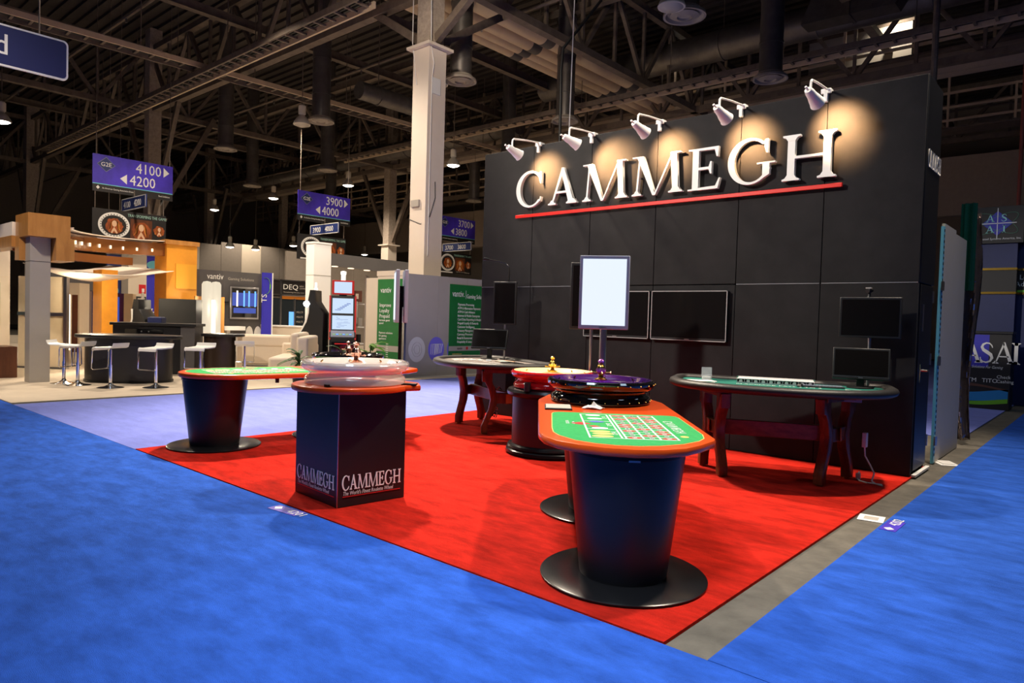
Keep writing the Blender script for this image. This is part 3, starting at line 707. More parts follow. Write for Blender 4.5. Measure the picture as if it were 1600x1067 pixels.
mo = thing('computer_mouse', 'black mouse by the chip tray on the teal table', 'mouse', onR(.20, -.03), R(10))
MB().lathe([(0, 0), (.035, 0), (.036, .012), (.026, .026), (0, .032)], 18, M=Matrix.Diagonal((.85, 1.5, 1, 1))).build('mouse_body', BLKPLAS, mo)
MB().tube([(.0, .05, .01), (.02, .10, .008), (.06, .15, .008), (.12, .17, .008)], .004, 6).build('mouse_lead', CABLE, mo)
# left table top items
pb2 = thing('paper_sheet', 'loose white papers in front of the monitor on the grey table', 'paper', onL(-.30, -.20), R(10))
for k in range(5): bx('sheet', WHITE, pb2, -.05, .05, -.035, .035, .003*k, .003*k+.003, M=Matrix.Translation((.12*(k-2), .02*k-.03, 0)) @ Matrix.Rotation(.5*k, 4, 'Z'))
nb = thing('note_pad', 'yellowish note pad right of the monitor on the grey table', 'note pad', onL(.12, .10), R(-12))
bx('pad', CREAM, nb, -.12, .12, -.08, .08, 0, .014); bx('pad_binding', AMBER, nb, -.12, .12, .065, .08, .014, .018)
k2 = thing('keyboard', 'black keyboard right of the note pad on the grey table', 'keyboard', onL(.44, .05), R(-18))
bx('keyboard_body', BLKPLAS, k2, -.20, .20, -.07, .07, 0, .014, .004); mb = MB()
for r_ in range(4):
    for c_ in range(12): mb.box(-.188+c_*.0315, -.164+c_*.0315, -.058+r_*.03, -.034+r_*.03, .014, .020)
tag(mb.build('keys', BLKMET, k2), kind='stuff')
# under the left table: blue tape tag, cable bundle, white remote
bt = thing('blue_tape_tag', 'small bright blue tape tag under the grey card table', 'tape', (-5.86, 6.88, .74), R(-22))
bx('tape', TAPE, bt, -.05, .05, -.004, .004, -.06, .06)
wr = thing('cable_bundle', 'tangle of white and black cables inside the left legs of the grey table', 'cable', (-6.42, 6.98, .30))
random.seed(11)
for k in range(6):
    pts = [(math.cos(a*.9+k)*.10+random.uniform(-.03, .03), math.sin(a*.7+k)*.06, .22-a*.045+random.uniform(-.02, .02)) for a in [i*.6 for i in range(16)]]
    MB().tube(pts, .007, 6).build('cable_loop', WCABLE if k % 2 else CABLE, wr)
sk = thing('table_skirt', 'black cabinet under the grey card table between its legs', 'cabinet', (-5.98, 7.15, 0), R(-10))
bx('skirt_body', BLKFAB, sk, -.34, .34, -.10, .14, .35, .80, .004); bx('skirt_latch', WHITE, sk, -.12, -.10, -.106, -.10, .52, .66)

# aisle gap and floor stickers
def sticker(label, loc, rz, txt_):
    t = thing('floor_sticker', label, 'sticker', loc, rz); b = bx('sticker_film', MATS['sign_violet'], t, -.16, .16, -.055, .055, 0, .002)
    text('sticker_text', txt_, .10, Matrix.Translation((.0, -.035, .002)), 0.02, 0, WTEXT, b, extr=.0006)
    MB().prism([(-.14, 0), (-.10, -.035), (-.06, 0), (-.10, .035)], .002, .003).build('sticker_mark', WTEXT, b)
sticker('small violet booth number sticker on the blue carpet left of the plinth', (-4.55, 2.74, .001), R(5), '4201')
sticker('small violet booth number sticker on the blue carpet by the right gap', (-1.22, 5.73, .001), R(90), '4202')
wp_ = thing('floor_paper', 'white paper square stuck across the grey gap beside the red carpet', 'paper', (-1.40, 5.88, -.011), R(8))
bx('sheet', WHITE, wp_, -.09, .09, -.10, .10, 0, .004); bx('print', GREYW, wp_, -.05, .05, -.05, .05, .004, .005)
wp2 = thing('floor_paper', 'scrap of white paper in the gap near the corner of the black wall', 'paper', (-1.42, 9.0, -.011), R(30))
bx('sheet', WHITE, wp2, -.10, .10, -.16, .16, 0, .004); bx('fold', PALE, wp2, -.06, .06, -.10, .10, .004, .012)

# ================================================================== right of the booth
gw = thing('grey_partition', 'pale grey partition panel standing right behind the black exhibit wall', 'partition', (-1.51, 8.9, 0))
bx('panel', GREYW, gw, -.03, .0, -.02, .66, .0, 2.64); bx('panel', GREYW, gw, -.03, -.002, .665, 1.42, .0, 2.60)
pp_ = MB().box(-.022, .006, -.115, -.035, .0, 2.6).build('slotted_upright', CYAN, gw)
mb = MB()
for i in range(42): mb.box(.006, .009, -.09, -.06, .08+i*.06, .11+i*.06)
tag(mb.build('upright_slot', BLKMET, pp_), kind='stuff')
for z in (.2, 1.08, 1.9): bx('clamp', BRUSH, pp_, .006, .022, -.13, -.03, z, z+.10)
random.seed(5)
fo = thing('wrapped_banner', 'teal banner wrapped in shiny clear plastic beside the grey partition', 'banner', (-1.50, 10.55, 0))
def wavy(x0, x1, y, amp, n, ph): return [(x0+(x1-x0)*i/n, y+amp*math.sin(i*1.9+ph)+random.uniform(-amp, amp)*.4) for i in range(n+1)]
a_ = wavy(-.10, .07, -.15, .03, 8, 0); b_ = wavy(-.10, .07, -.12, .03, 8, 0)
MB().prism(a_ + b_[::-1], 1.98, 3.08).build('teal_sheet', RIBG, fo, sm=60)
# crumpled film
nu, nv = 14, 40; vs = []; fs = []
for j in range(nv+1):
    for i in range(nu+1):
        u = i/nu; z = .05+2.95*j/nv
        vs.append((-.08+u*.15-.03*math.sin(z*2.1), .10+.06*math.sin(u*9+z*2.3)+random.uniform(-.018, .018)+.1*u, z))
for j in range(nv):
    for i in range(nu): a0 = j*(nu+1)+i; fs.append((a0, a0+1, a0+nu+2, a0+nu+1))
fm = MB().add(vs, fs).build('plastic_film', FOIL, fo, sm=25); so = fm.modifiers.new('solid', 'SOLIDIFY'); so.thickness = .004

at = thing('navy_tower', 'dark navy booth tower with gold bands at the far right', 'tower', (-1.75, 17.2, 0))
bx('tower_core', NAVY2, at, -1.0, .10, 0, 1.1, .0, 3.28); bx('tower_wing', NAVY2, at, .10, 1.3, .25, 1.1, 0, 3.28)
bx('dark_band', SIGNK, at, -1.005, .105, -.012, 1.1, 2.29, 2.74); bx('dark_band', SIGNK, at, .10, 1.31, .235, 1.1, 2.29, 2.74)
for z in (2.255, 2.74): bx('gold_band', GOLD, at, -1.01, .11, -.03, 1.1, z, z+.045); bx('gold_band', GOLD, at, .10, 1.32, .22, 1.1, z, z+.045)
mb = MB(); put_text(mb, 'Loss', .14, YF(.13, .232, 2.56), 0, 0); put_text(mb, 'Advance', .14, YF(.06, .232, 2.42), 0, 0); mb.build('band_text', WTEXT, at)
bx('green_swoosh', mat('lime', (.15, .45, .02), .5), at, -.02, .4, .222, .236, 2.30, 2.345)
hd = thing('diamond_sign', 'black header sign with blue diamond logo on top of the navy tower', 'sign', (-2.0, 17.2, 3.285))
bx('sign_box', SIGNK, hd, -.42, .44, -.06, .5, 0, .74)
M = YF(-.0, -.064, .40)
MB().prism([(0, -.25), (.26, 0), (0, .25), (-.26, 0)], 0, .006, M).build('blue_diamond', ROYAL, hd)
mb = MB(); mb.box(-.32, .32, -.008, .008, .006, .01, M); mb.box(-.007, .007, -.31, .31, .006, .01, M); mb.build('cross_lines', WTEXT, hd)
mb = MB()
for s_, x, y in (('A', -.20, .03), ('S', .05, .03), ('A', -.20, -.19), ('I', .08, -.19)):
    for p in ROMAN[s_][1]: mb.prism([(x+a*.15, y+b*.15) for a, b in p], .006, .013, M)
mb.build('logo_letters', mat('aqua_print', (.35, .75, .68), .5), hd)
mb = MB()
for rot in (28, -28):
    el = [(.38*math.cos(t_)*math.cos(R(rot))-.13*math.sin(t_)*math.sin(R(rot)), .38*math.cos(t_)*math.sin(R(rot))+.13*math.sin(t_)*math.cos(R(rot))) for t_ in [2*math.pi*i/40 for i in range(40)]]
    for j in range(40): mb.beam(M @ V((*el[j], .004)), M @ V((*el[(j+1) % 40], .004)), .008, .008)
mb.build('orbit_rings', mat('ring_green', (.06, .20, .12), .5), hd)
text('tagline', 'Automated Systems America, Inc.', .06, M, 0, -.33, WTEXT, hd, 'CENTER')
h2 = thing('side_sign', 'dark sign with red and green print at the far right edge', 'sign', (-1.33, 17.4, 3.285))
bx('sign_box', SIGNK, h2, -.20, .6, 0, .5, 0, .74); bx('green_swoosh', MATS['lime'], h2, -.16, .5, -.01, .0, .02, .11); bx('red_mark', RTEXT, h2, -.14, -.02, -.01, 0, .38, .52)
ac = thing('counter', 'dark counter with big white letters and colored swooshes at far right', 'counter', (-2.0, 16.0, 0))
bx('counter_body', SIGNK, ac, -.6, .45, 0, .55, 0, 1.44); bx('counter_top', BLKPANEL, ac, -.62, .47, -.03, .58, 1.44, 1.49, .006)
M = YF(-.24, -.003, 0)
mb = MB(); x = -.12
for ch in 'ASAI':
    for p in ROMAN[ch][1]: mb.prism([((x+a*.36), .88+b*.40) for a, b in p], 0, .006, M)
    x += ROMAN[ch][0]*.27 if ch != 'S' else ROMAN[ch][0]*.30
mb.build('big_letters', LETTER, ac)
bx('navy_glow', ROYAL, ac, -.40, .10, -.002, 0, .80, 1.42)
text('script', 'Access Solutions For Gaming', .075, M, -.10, .78, WTEXT, ac, shear=.35, sx=.75)
text('list', 'ATM', .11, M, -.06, .51, WTEXT, ac); text('list', 'TITO', .11, M, .25, .51, WTEXT, ac); text('list', 'Check\nCashing', .085, M, .48, .60, WTEXT, ac)
def swoosh(m_, z0, z1, ph):
    n = 20; lo = [(-.58+1.01*i/n, z0+.06*math.sin(i/n*3.0+ph)) for i in range(n+1)]; hi = [(-.58+1.01*i/n, z1+.06*math.sin(i/n*3.0+ph+.4)) for i in range(n+1)]
    MB().prism(lo+hi[::-1], 0, .004, YF(0, -.001, 0)).build('swoosh', m_, ac)
swoosh(mat('cyan_print', (.02, .22, .55), .5), .20, .36, 3.6); swoosh(MATS['lime'], .13, .19, 3.4); swoosh(mat('brown_print', (.12, .05, .03), .5), .37, .43, .4)
# ================================================================== vantage row: grey partition, cream partition, posters
gp = thing('grey_partition', 'long beige-grey partition with round icons and a green poster, left of the exhibit wall', 'partition', (-12.55, 10.5, 0))
for k in range(4): bx('panel', GREYW, gp, -.04, 0, .05+k*1.0, 1.045+k*1.0, .02, 2.45)
bx('end_post', BRUSH, gp, -.05, .01, -.01, .05, 0, 2.50)
for k in range(3):
    b = MB().lathe([(.0, 0), (.025, .0), (.025, .05), (0, .05)], 12, c=(.0, .02, (.25, 2.2, 2.35)[k])).build('post_clamp', CHROME, gp)
bx('base_rail', WHITE, gp, -.045, .006, .05, 4.05, .0, .02)
ICY = (.40, 1.02, 1.64)
for k, yc in enumerate(ICY):
    b = MB().prism(ellipse(yc, .67, .26, .30, 36), 0, .004, XF(.001, 0, 0)).build('round_icon', PALE if k == 0 else PURP, gp)
    mb = MB(); M = XF(.005, 0, 0)
    if k == 0:
        for rr in (.09, .15):
            e = ellipse(yc, .67, rr, rr*1.15, 24)
            for j in range(24): mb.beam(M @ V((*e[j], .001)), M @ V((*e[(j+1) % 24], .001)), .012, .004)
        mb.build('icon_ring', GREYW, b)
    elif k == 1:
        for q in range(5):
            x0 = yc-.18+q*.055; pts = [(x0, .55+q*.01), (x0+.13-q*.004, .53+q*.012), (x0+.16, .80), (x0+.01, .79)]
            for j in range(4): mb.beam(M @ V((*pts[j], .001+q*.001)), M @ V((*pts[(j+1) % 4], .001+q*.001)), .012, .004)
        mb.build('cards_outline', WTEXT, b)
    else:
        put_text(mb, 'S', .34, M, yc, .55, 'CENTER'); mb.box(yc-.19, yc-.17, .56, .74, 0, .003, M); mb.box(yc+.17, yc+.19, .56, .74, 0, .003, M); mb.build('icon_letter', WTEXT, b)
po = thing('poster', 'green poster with a white list on the beige-grey partition', 'poster', (-12.540, 12.46, 0), group='green posters')
bx('poster_board', GREEN, po, 0, .012, -.54, .80, .47, 2.28); bx('footer_band', GREYW, po, .012, .015, -.54, .80, .62, .74)
M = XF(.013, 0, 0)
text('poster_title', 'vantiv.', .22, M, -.46, 1.98, WTEXT, po, sx=.75)
text('poster_title', 'Gaming Solutions', .15, M, .04, 1.95, WTEXT, po, sx=.70); bx('title_rule', WTEXT, po, .013, .016, .01, .018, 1.93, 2.14)
mb = MB()
for k, s in enumerate(['Payments Processing', 'ATM & Alternative Payments', 'ATM & Cash Advance', 'Internet & Mobile Enterprise', 'Card Data Reporting & Analytics', 'Prepaid Loyalty & Rewards', 'Customer Intelligence', 'Treasury Management', 'Currency Processing', 'Retail & Restaurants', 'Hospitality & Leisure']):
    put_text(mb, s, .088, M, -.26, 1.76-k*.094, sx=.78)
mb.build('poster_list', WTEXT, po)
mb = MB(); put_text(mb, 'vantiv', .09, XF(.016, 0, 0), -.26, .655, sx=.9); mb.build('footer_text', DGREYW, po)
bx('footer_mark', RTEXT, po, .016, .018, .06, .13, .65, .72); text('small_print', 'www.vantiv.com', .05, M, -.42, .53, GOLDT, po)

cp = thing('cream_partition', 'cream partition with a green poster behind the slim pole display', 'partition', (-12.6, 10.5, 0))
bx('panel', CREAM, cp, -1.42, -.98, 0, .05, .0, 2.36); bx('panel', CREAM, cp, -.975, .0, 0, .05, 0, 2.40); bx('side_post', BRUSH, cp, -1.46, -1.42, -.01, .06, 0, 2.42)
bx('top_rail', CREAM, cp, -1.0, .0, -.01, .06, 2.40, 2.52)
p2 = thing('poster', 'green poster with white text blocks on the cream partition', 'poster', (-12.6, 10.495, 0), group='green posters')
bx('poster_board', GREEN, p2, -.94, -.02, -.012, 0, .40, 2.32); bx('footer_band', GREYW, p2, -.94, -.02, -.015, -.012, .60, .74)
M = YF(0, -.013, 0); mb = MB()
put_text(mb, 'vantiv', .19, M, -.83, 2.0, sx=.9)
for k, s in enumerate(('Improve', 'Loyalty', 'Prepaid')): put_text(mb, s, .13, M, -.86, 1.66-k*.13)
for k, (z, s) in enumerate(((1.32, 'Increase guest'), (1.25, 'spend'), (1.02, 'Payment solutions'), (.95, 'for gaming'), (.88, 'operators'))): put_text(mb, s, .07, M, -.86, z)
for k in range(8): mb.box(-.58, -.50, .42+k*.05+.35-.35, .435+k*.05, 0, .003, M)
mb.build('poster_text', WTEXT, p2)

# slot machines
def slot_machine(name, label, loc, rz, trim, front=True):
    t = thing(name, label, 'slot machine', loc, rz)
    side = [(-.34, 0), (.34, 0), (.34, 1.55), (.14, 1.95), (-.02, 1.95), (-.10, 1.3), (-.14, 1.02), (-.36, .86), (-.36, .80)]   # (depth, height): depth - = front
    M = frame((-.34, 0, 0), (0, 1, 0), (0, 0, 1))
    MB().prism(side, 0, .68, M).build('cabinet', BLKPLAS, t, .006)
    for s in (-.35, .31): MB().prism([(-.37, .82), (-.15, 1.02), (-.11, 1.3), (-.05, 1.95), (-.01, 1.95), (-.07, 1.3), (-.11, 1.0), (-.36, .78)], 0, .04, frame((s, 0, 0), (0, 1, 0), (0, 0, 1))).build('side_trim', trim, t)
    def scr(n, z0, z1, y0, y1, m_):
        b = MB().add([(-.27, y0-.006, z0), (.27, y0-.006, z0), (.27, y1-.006, z1), (-.27, y1-.006, z1), (-.27, y0+.02, z0), (.27, y0+.02, z0), (.27, y1+.02, z1), (-.27, y1+.02, z1)],
            [(0, 1, 2, 3), (4, 7, 6, 5), (0, 4, 5, 1), (3, 2, 6, 7), (0, 3, 7, 4), (1, 5, 6, 2)]).build(n, m_, t); return b
    a = scr('lower_screen', 1.05, 1.42, -.152, -.098, SLOTSCR); b = scr('upper_screen', 1.48, 1.88, -.090, -.036, SLOTSCR)
    mb = MB()
    for k in range(10): mb.box(-.22+random.random()*.30, -.16+random.random()*.36, -.165+k*.002, -.158+k*.002, 1.1+k*.03, 1.105+k*.03)
    for k in range(6): mb.box(-.20+k*.06, -.05+k*.05, -.085, -.078, 1.56+k*.035, 1.575+k*.035)
    tag(mb.build('screen_art', BLUESCR, a), kind='stuff')
    MB().add([(-.30, -.36, .87), (.30, -.36, .87), (.30, -.16, 1.02), (-.30, -.16, 1.02), (-.30, -.36, .84), (.30, -.36, .84), (.30, -.16, .99), (-.30, -.16, .99)], [(0, 1, 2, 3), (4, 7, 6, 5), (0, 4, 5, 1), (3, 2, 6, 7), (0, 3, 7, 4), (1, 5, 6, 2)]).build('button_deck', MATS['grey_plastic'], t)
    GB = glow('green_button', (.4, .8, .3), .8)
    for k in range(6): bx('button', CYANSCR if k % 2 else GB, t, -.25+k*.085, -.19+k*.085, -.32, -.27, .915, .935)
    bx('belly_panel', BLKGLOSS, t, -.28, .28, -.366, -.36, .15, .72); bx('belly_strip', REDT, t, -.2, .2, -.368, -.364, .66, .69)
    tb = bx('topper', trim, t, -.29, .29, -.06, .12, 1.98, 2.36, .01); bx('topper_screen', SLOTSCR, tb, -.23, .23, -.066, -.06, 2.02, 2.32); bx('topper_neck', BLKPLAS, t, -.10, .10, 0, .08, 1.94, 1.99)
    MB().lathe([(.06, 2.36), (.06, 2.52), (.075, 2.52), (.075, 2.60), (.0, 2.62)], 16, c=(0, .02, 0)).build('candle', glow('candle_glow', (1, .92, .8), 1.6), t)
    return t
slot_machine('slot_machine', 'upright slot machine with three lit screens and red sides behind the clear wheel', (-15.75, 11.04, 0), R(56), REDT)
# the profile machine
def profile_machine(label, loc, rz, lamp_on=True, H=1.9):
    t = thing('slot_machine', label, 'slot machine', loc, rz)
    k = H/1.95
    pts = [(-.17, 0), (.33, 0), (.33, 1.43), (.13, 1.73), (.12, 2.02), (-.02, 2.02), (-.07, 1.73), (-.05, 1.43), (-.12, 1.18), (-.23, .93), (-.37, .77), (-.33, .73), (-.17, .68)]
    pts = [(a*k, b*k) for a, b in pts]
    MB().prism(pts, -.30, .30, frame((0, 0, 0), (1, 0, 0), (0, 0, 1))).build('cabinet', BLKPLAS, t, .006)
    MB().prism([(a*k, b*k) for a, b in [(-.085, 1.73), (-.075, 1.43), (-.15, 1.17), (-.26, .92), (-.41, .765), (-.38, .765), (-.22, .95), (-.09, 1.19), (-.035, 1.43), (-.03, 1.73)]], -.315, .315, frame((0, 0, 0), (1, 0, 0), (0, 0, 1))).build('chrome_front', mat('polished_front', (.85, .84, .82), .25), t)
    MB().lathe([(.05, 2.02*k), (.05, 2.08*k), (.03, 2.08*k), (.03, 2.22*k), (0, 2.23*k)], 14, c=(.05, 0, 0)).build('candle', GREYW if not lamp_on else MATS['candle_glow'], t)
    if lamp_on: MB().lathe([(0, -.09), (.07, -.05), (.09, 0), (.07, .05), (0, .09)], 16, c=(-.10*k, -.28, 1.66*k)).build('front_lamp', GLINT, t)
    return t
profile_machine('slot machine in profile with chrome curved front and a glaring lamp', (-16.3, 10.5, 0), R(41), True, 2.0)

wcn = thing('white_pillar', 'tall glowing white booth pillar behind the slot machines', 'pillar', (-18.2, 12.0, 0))
bx('pillar_shaft', mat('pillar_white', (.86, .83, .78), .5), wcn, -.42, .0, -.30, .30, .01, 3.55); bx('pillar_joint', GREYW, wcn, -.425, .005, -.305, .305, 2.60, 2.615); bx('pillar_cap', WHITE, wcn, -.44, .02, -.32, .32, 3.55, 3.60)

lamp('SPOT', (-16.2, 10.2, 6.2), 620, (1, .92, .80), .2, target=(-18.2, 12.0, 2.6), angle=44, blend=.8)  # added spot that makes the white pillar bright
def plant(label, loc, n, h, mleaf, seed, pot=True):
    random.seed(seed); t = thing('potted_plant', label, 'plant', loc)
    if pot: MB().lathe([(.0, 0), (.12, 0), (.15, .26), (.165, .27), (.165, .30), (.14, .30), (.13, .27), (0, .27)], 24).build('pot', BLKPLAS, t)
    MB().cyl((0, 0, .25), (0, 0, h*.7), .02, .012, n=8).build('stem', LEAF2, t)
    for k in range(n):
        a = random.uniform(0, 6.28); el = random.uniform(.1, 1.0); L = h*random.uniform(.35, .6); base = V((0, 0, h*random.uniform(.45, .72)))
        dirn = V((math.cos(a)*math.cos(el), math.sin(a)*math.cos(el), math.sin(el))); sd_ = dirn.cross(V((0, 0, 1))).normalized()
        p = []; steps = [0, .3, .6, .85, 1]; ws = [.006, .05, .06, .035, .004]
        vs = []
        for s_, w_ in zip(steps, ws):
            c = base + dirn*L*s_ + V((0, 0, -L*.5*s_*s_)); vs += [c - sd_*w_*h, c + V((0, 0, .012)), c + sd_*w_*h]
        fs = []
        for i in range(4):
            b = i*3; fs += [(b, b+1, b+4, b+3), (b+1, b+2, b+5, b+4)]
        MB().add(vs, fs).build('leaf', mleaf, t, sm=60)
    return t
plant('dark spiky plant at the foot of the profile slot machine', (-12.45, 7.72, 0), 16, .84, LEAF2, 3)
plant('bright green plant right of the upright slot machine', (-12.55, 9.55, 0), 14, 1.05, LEAF, 8)
plant('dark low plant between the slot machine and the bright green plant', (-12.95, 9.1, 0), 14, .90, LEAF2, 5)

sh = thing('display_rack', 'white rack with small coloured boards right of the upright slot machine', 'rack', (-15.6, 11.65, 0), R(40))
for x in (-.35, .35): bx('rack_post', WHITE, sh, x-.02, x+.02, -.02, .02, 0, 1.75)
for z in (.65, 1.1, 1.73): bx('rack_shelf', WHITE, sh, -.37, .37, -.12, .12, z, z+.03)
for k, (x, z, m_) in enumerate([(-.18, .70, BLKPLAS), (.12, .70, GREEN), (-.15, 1.15, GREYW), (.14, 1.30, MATS['aqua_print']), (.22, 1.40, BLKGLOSS)]): bx('display_board', m_, sh, x-.10, x+.10, -.06, -.04, z, z+.22)
ar = thing('arched_panel', 'cream panel with a brown arch-shaped inset behind the white rack', 'panel', (-17.0, 14.2, 0), R(40))
bx('panel', CREAM, ar, -1.1, 1.1, 0, .08, 0, 2.6)
MB().prism([(-.5, 0), (.5, 0)] + arc(0, 1.75, .5, .35, 0, 180, 14), 0, .02, YF(.55, -.022, 0)).build('arch_inset', BROWN, ar)
sb = thing('small_sign', 'small dark sign with a red emblem beside the slot machine topper', 'sign', (-15.55, 11.35, 1.80), R(45)); bx('sign_board', BROWN, sb, -.13, .13, 0, .02, 0, .30); bx('emblem', CREAM, sb, -.04, .04, -.004, 0, .08, .22); MB().cyl((0, .01, -.6), (0, .01, .02), .012).build('sign_post', WHITE, sb)

bk_ = thing('ceiling_beam', 'grey overhead booth beam with round downlights behind the slot machine', 'beam', (0, 0, 0))
MB().beam((-20.9, 13.9, 3.36), (-18.6, 15.75, 3.08), .5, .42).build('beam_box', DGREYW, bk_)
for k in range(5):
    f_ = .12+k*.19; c = V((-20.9, 13.9, 3.36)).lerp(V((-18.6, 15.75, 3.08)), f_); MB().lathe([(.0, 0), (.11, 0), (.11, .02), (0, .02)], 16, c=(c.x+.1, c.y-.1, c.z-.24)).build('downlight', DOT, bk_)

# ================================================================== dark grey lounge booth
vw = thing('dark_booth_wall', 'dark grey booth wall with small white lettering and pale ovals behind the cream sofa', 'wall', (-20.5, 8.7, 0))
bx('panel', DGREYW, vw, -.08, 0, .0, 1.35, 0, 2.66); bx('panel', DGREYW, vw, -.08, 0, 1.355, 2.60, 0, 2.66)
mb = MB(); put_text(mb, 'vantiv', .25, XF(.004, .86, 2.40), 0, 0, sx=.85); mb.build('wall_lettering', WTEXT, vw)
text('wall_lettering', 'Gaming Solutions', .12, XF(.004, 1.50, 2.40), 0, 0, GREYW, vw)
for k, y in enumerate((2.22, 2.50)): MB().prism(ellipse(y, .72, .125, .28, 28), 0, .006, XF(.001, 0, 0)).build('wall_oval', PALE, vw)
bn = thing('blue_banner', 'tall blue banner with green ring at the right end of the dark booth wall', 'banner', (-20.42, 11.28, 0))
bx('banner_cloth', ROYAL, bn, -.03, 0, 0, .34, .05, 2.70); bx('banner_edge', WHITE, bn, -.03, .004, .34, .38, .05, 2.70)
mb = MB(); e = arc(.12, 2.28, .16, .26, 110, -100, 20); 
for j in range(len(e)-1): mb.beam(XF(.004, 0, 0) @ V((*e[j], 0)), XF(.004, 0, 0) @ V((*e[j+1], 0)), .035, .004)
mb.build('green_ring', MATS['lime'], bn); text('banner_text', 'TS', .26, frame((.004, .16, 1.75), (0, 0, 1), (0, -1, 0)), 0, 0, WTEXT, bn)
tv = thing('wall_television', 'lit television with blue columns on a bracket of the dark booth wall', 'television', (-20.3, 10.62, 1.22))
bx('tv_frame', BRUSH, tv, -.04, .06, -.46, .46, 0, .98, .01); sc = bx('screen', BLKGLOSS, tv, .06, .066, -.41, .41, .05, .93)
for y in (-.24, -.02, .14, .34): bx('light_column', CYANSCR if y != -.24 else MATS['candle_glow'], sc, .066, .068, y-.03, y+.02, .38, .86)
bx('screen_band', BLUESCR, sc, .066, .068, -.36, .36, .18, .34); bx('screen_band', BLUESCR, sc, .066, .0675, -.40, .40, .40, .80)
MB().beam((-.04, 0, .5), (-.2, -.3, .5), .06, .05).beam((-.2, -.3, .5), (-.19, -.62, .5), .05, .05).build('bracket_arm', CHROME, tv)
tw = thing('light_tower', 'glowing double light column in front of the dark booth wall', 'lamp', (-19.65, 9.3, 0))
for y in (-.13, .13): MB().lathe([(.14, .70), (.14, 2.20), (.10, 2.27), (0, 2.29)], 24, c=(0, y, 0)).build('glowing_column', TOWER, tw)
bx('column_core', BRASSW, tw, -.16, -.10, -.42, -.22, .70, 1.85); bx('column_core', BRASSW, tw, -.16, -.10, .24, .44, .70, 1.85); bx('bright_slot', STRIP, tw, .13, .15, -.05, .05, .75, 1.75); bx('tower_base', WHITE, tw, -.25, .2, -.45, .45, 0, .70)
lamp('POINT', (-19.1, 9.3, 1.6), 60, (1, .85, .62), .15)
shf = thing('wall_shelf', 'white shelf along the dark booth wall beside the light column', 'shelf', (-20.2, 8.9, .88))
bx('shelf_board', WHITE, shf, -.25, .22, .85, 1.62, 0, .12); bx('shelf_board', WHITE, shf, -.25, -.05, -.25, -.02, 0, .12); bx('shelf_bracket', WHITE, shf, -.25, .1, 1.1, 1.2, -.22, 0)
sp_ = thing('small_monitor', 'small dark monitor beside the glowing light column', 'monitor', (-19.7, 8.72, 1.25)); bx('monitor_body', BLKPLAS, sp_, -.04, .04, -.24, .24, 0, .46, .01); bx('monitor_arm', CHROME, sp_, -.2, -.04, -.04, .04, .2, .28)

so_ = thing('sofa', 'long cream leather sofa in the lounge booth', 'sofa', (-16.7, 8.62, 0), R(43))
bx('sofa_back', SOFA, so_, -1.45, 1.45, -.40, -.18, .15, .78, .05); bx('sofa_seat', SOFA, so_, -1.45, 1.45, -.18, .5, .15, .45, .06)
for x in (-1.5, 1.5): bx('sofa_arm', SOFA, so_, x-.12, x+.12, -.40, .5, .15, .62, .05)
for x in (-.75, .75): bx('back_cushion', SOFA, so_, x-.68, x+.68, -.42, -.20, .58, .90, .07)
for x in (-1.35, 0, 1.35): MB().cyl((x, -.34, .0), (x, -.34, .16), .02).build('sofa_leg', CHROME, so_)
bx('sofa_rail', BRUSH, so_, -1.4, 1.4, -.41, -.39, .10, .15)
so2 = thing('sofa', 'second cream sofa set at right angles left of the profile slot machine', 'sofa', (-14.55, 8.85, 0), R(-40))
bx('sofa_back', SOFA, so2, -.9, .9, .2, .45, .15, .92, .05); bx('sofa_seat', SOFA, so2, -.9, .9, -.4, .2, .15, .46, .06); bx('sofa_arm', SOFA, so2, -1.05, -.85, -.4, .45, .15, .72, .05); bx('back_cushion', SOFA, so2, -.8, .8, .05, .25, .50, 1.0, .06)

# glass stand with the white sign letters
dq = thing('glass_kiosk', 'dark glass booth with a curved black header sign and white letters', 'booth', (-26, 14.8, 0))
bx('glass_panel', mat('smoked_glass', (.02, .025, .03), .08, spec=.6), dq, -.06, 0, .0, .36, .0, 2.05); bx('glass_panel', MATS['smoked_glass'], dq, -.06, 0, .44, 1.62, 0, 2.05)
for y in (.38, 1.66, 1.02): bx('booth_post', BRUSH, dq, -.06, .05, y-.03, y+.03, 0, 2.80 if y != 1.02 else 2.05)
bx('header_board', SIGNK, dq, -.05, .03, -.02, .36, 2.1, 2.76); b = bx('header_board', SIGNK, dq, -.05, .03, .41, 1.64, 2.22, 2.78)
bx('header_rail', BRUSH, dq, -.05, .05, .0, 1.68, 2.76, 2.81); bx('header_rail', BRUSH, dq, -.05, .05, .0, 1.68, 2.17, 2.21); bx('amber_strip', AMBER, dq, -.04, .02, .45, 1.6, 2.02, 2.14)
text('sign_letters', 'DEQ', .30, XF(.035, .46, 2.42), 0, 0, WTEXT, b, sx=1.15); text('sign_letters', 'NEW\nGAMING', .09, XF(.035, 1.22, 2.54), 0, 0, GREYW, b); text('sign_letters', 'The technology that plays more', .075, XF(.035, .48, 2.28), 0, 0, GREYW, b)
bx('blue_screen', CYANSCR, dq, .0, .01, .78, 1.0, .75, 1.5); mb = MB()
for k in range(4): put_text(mb, 'MULTI', .11, XF(.01, 1.12, 1.45-k*.2), 0, 0)
mb.build('window_text', GREYW, dq)
ct_ = thing('reception_counter', 'low cream counter in front of the dark glass booth', 'counter', (-22.5, 13.2, 0), R(35)); bx('counter_body', CREAM, ct_, -.95, .95, -.3, .3, 0, .95); bx('counter_top', WHITE, ct_, -1.0, 1.0, -.34, .34, .95, 1.0, .005)

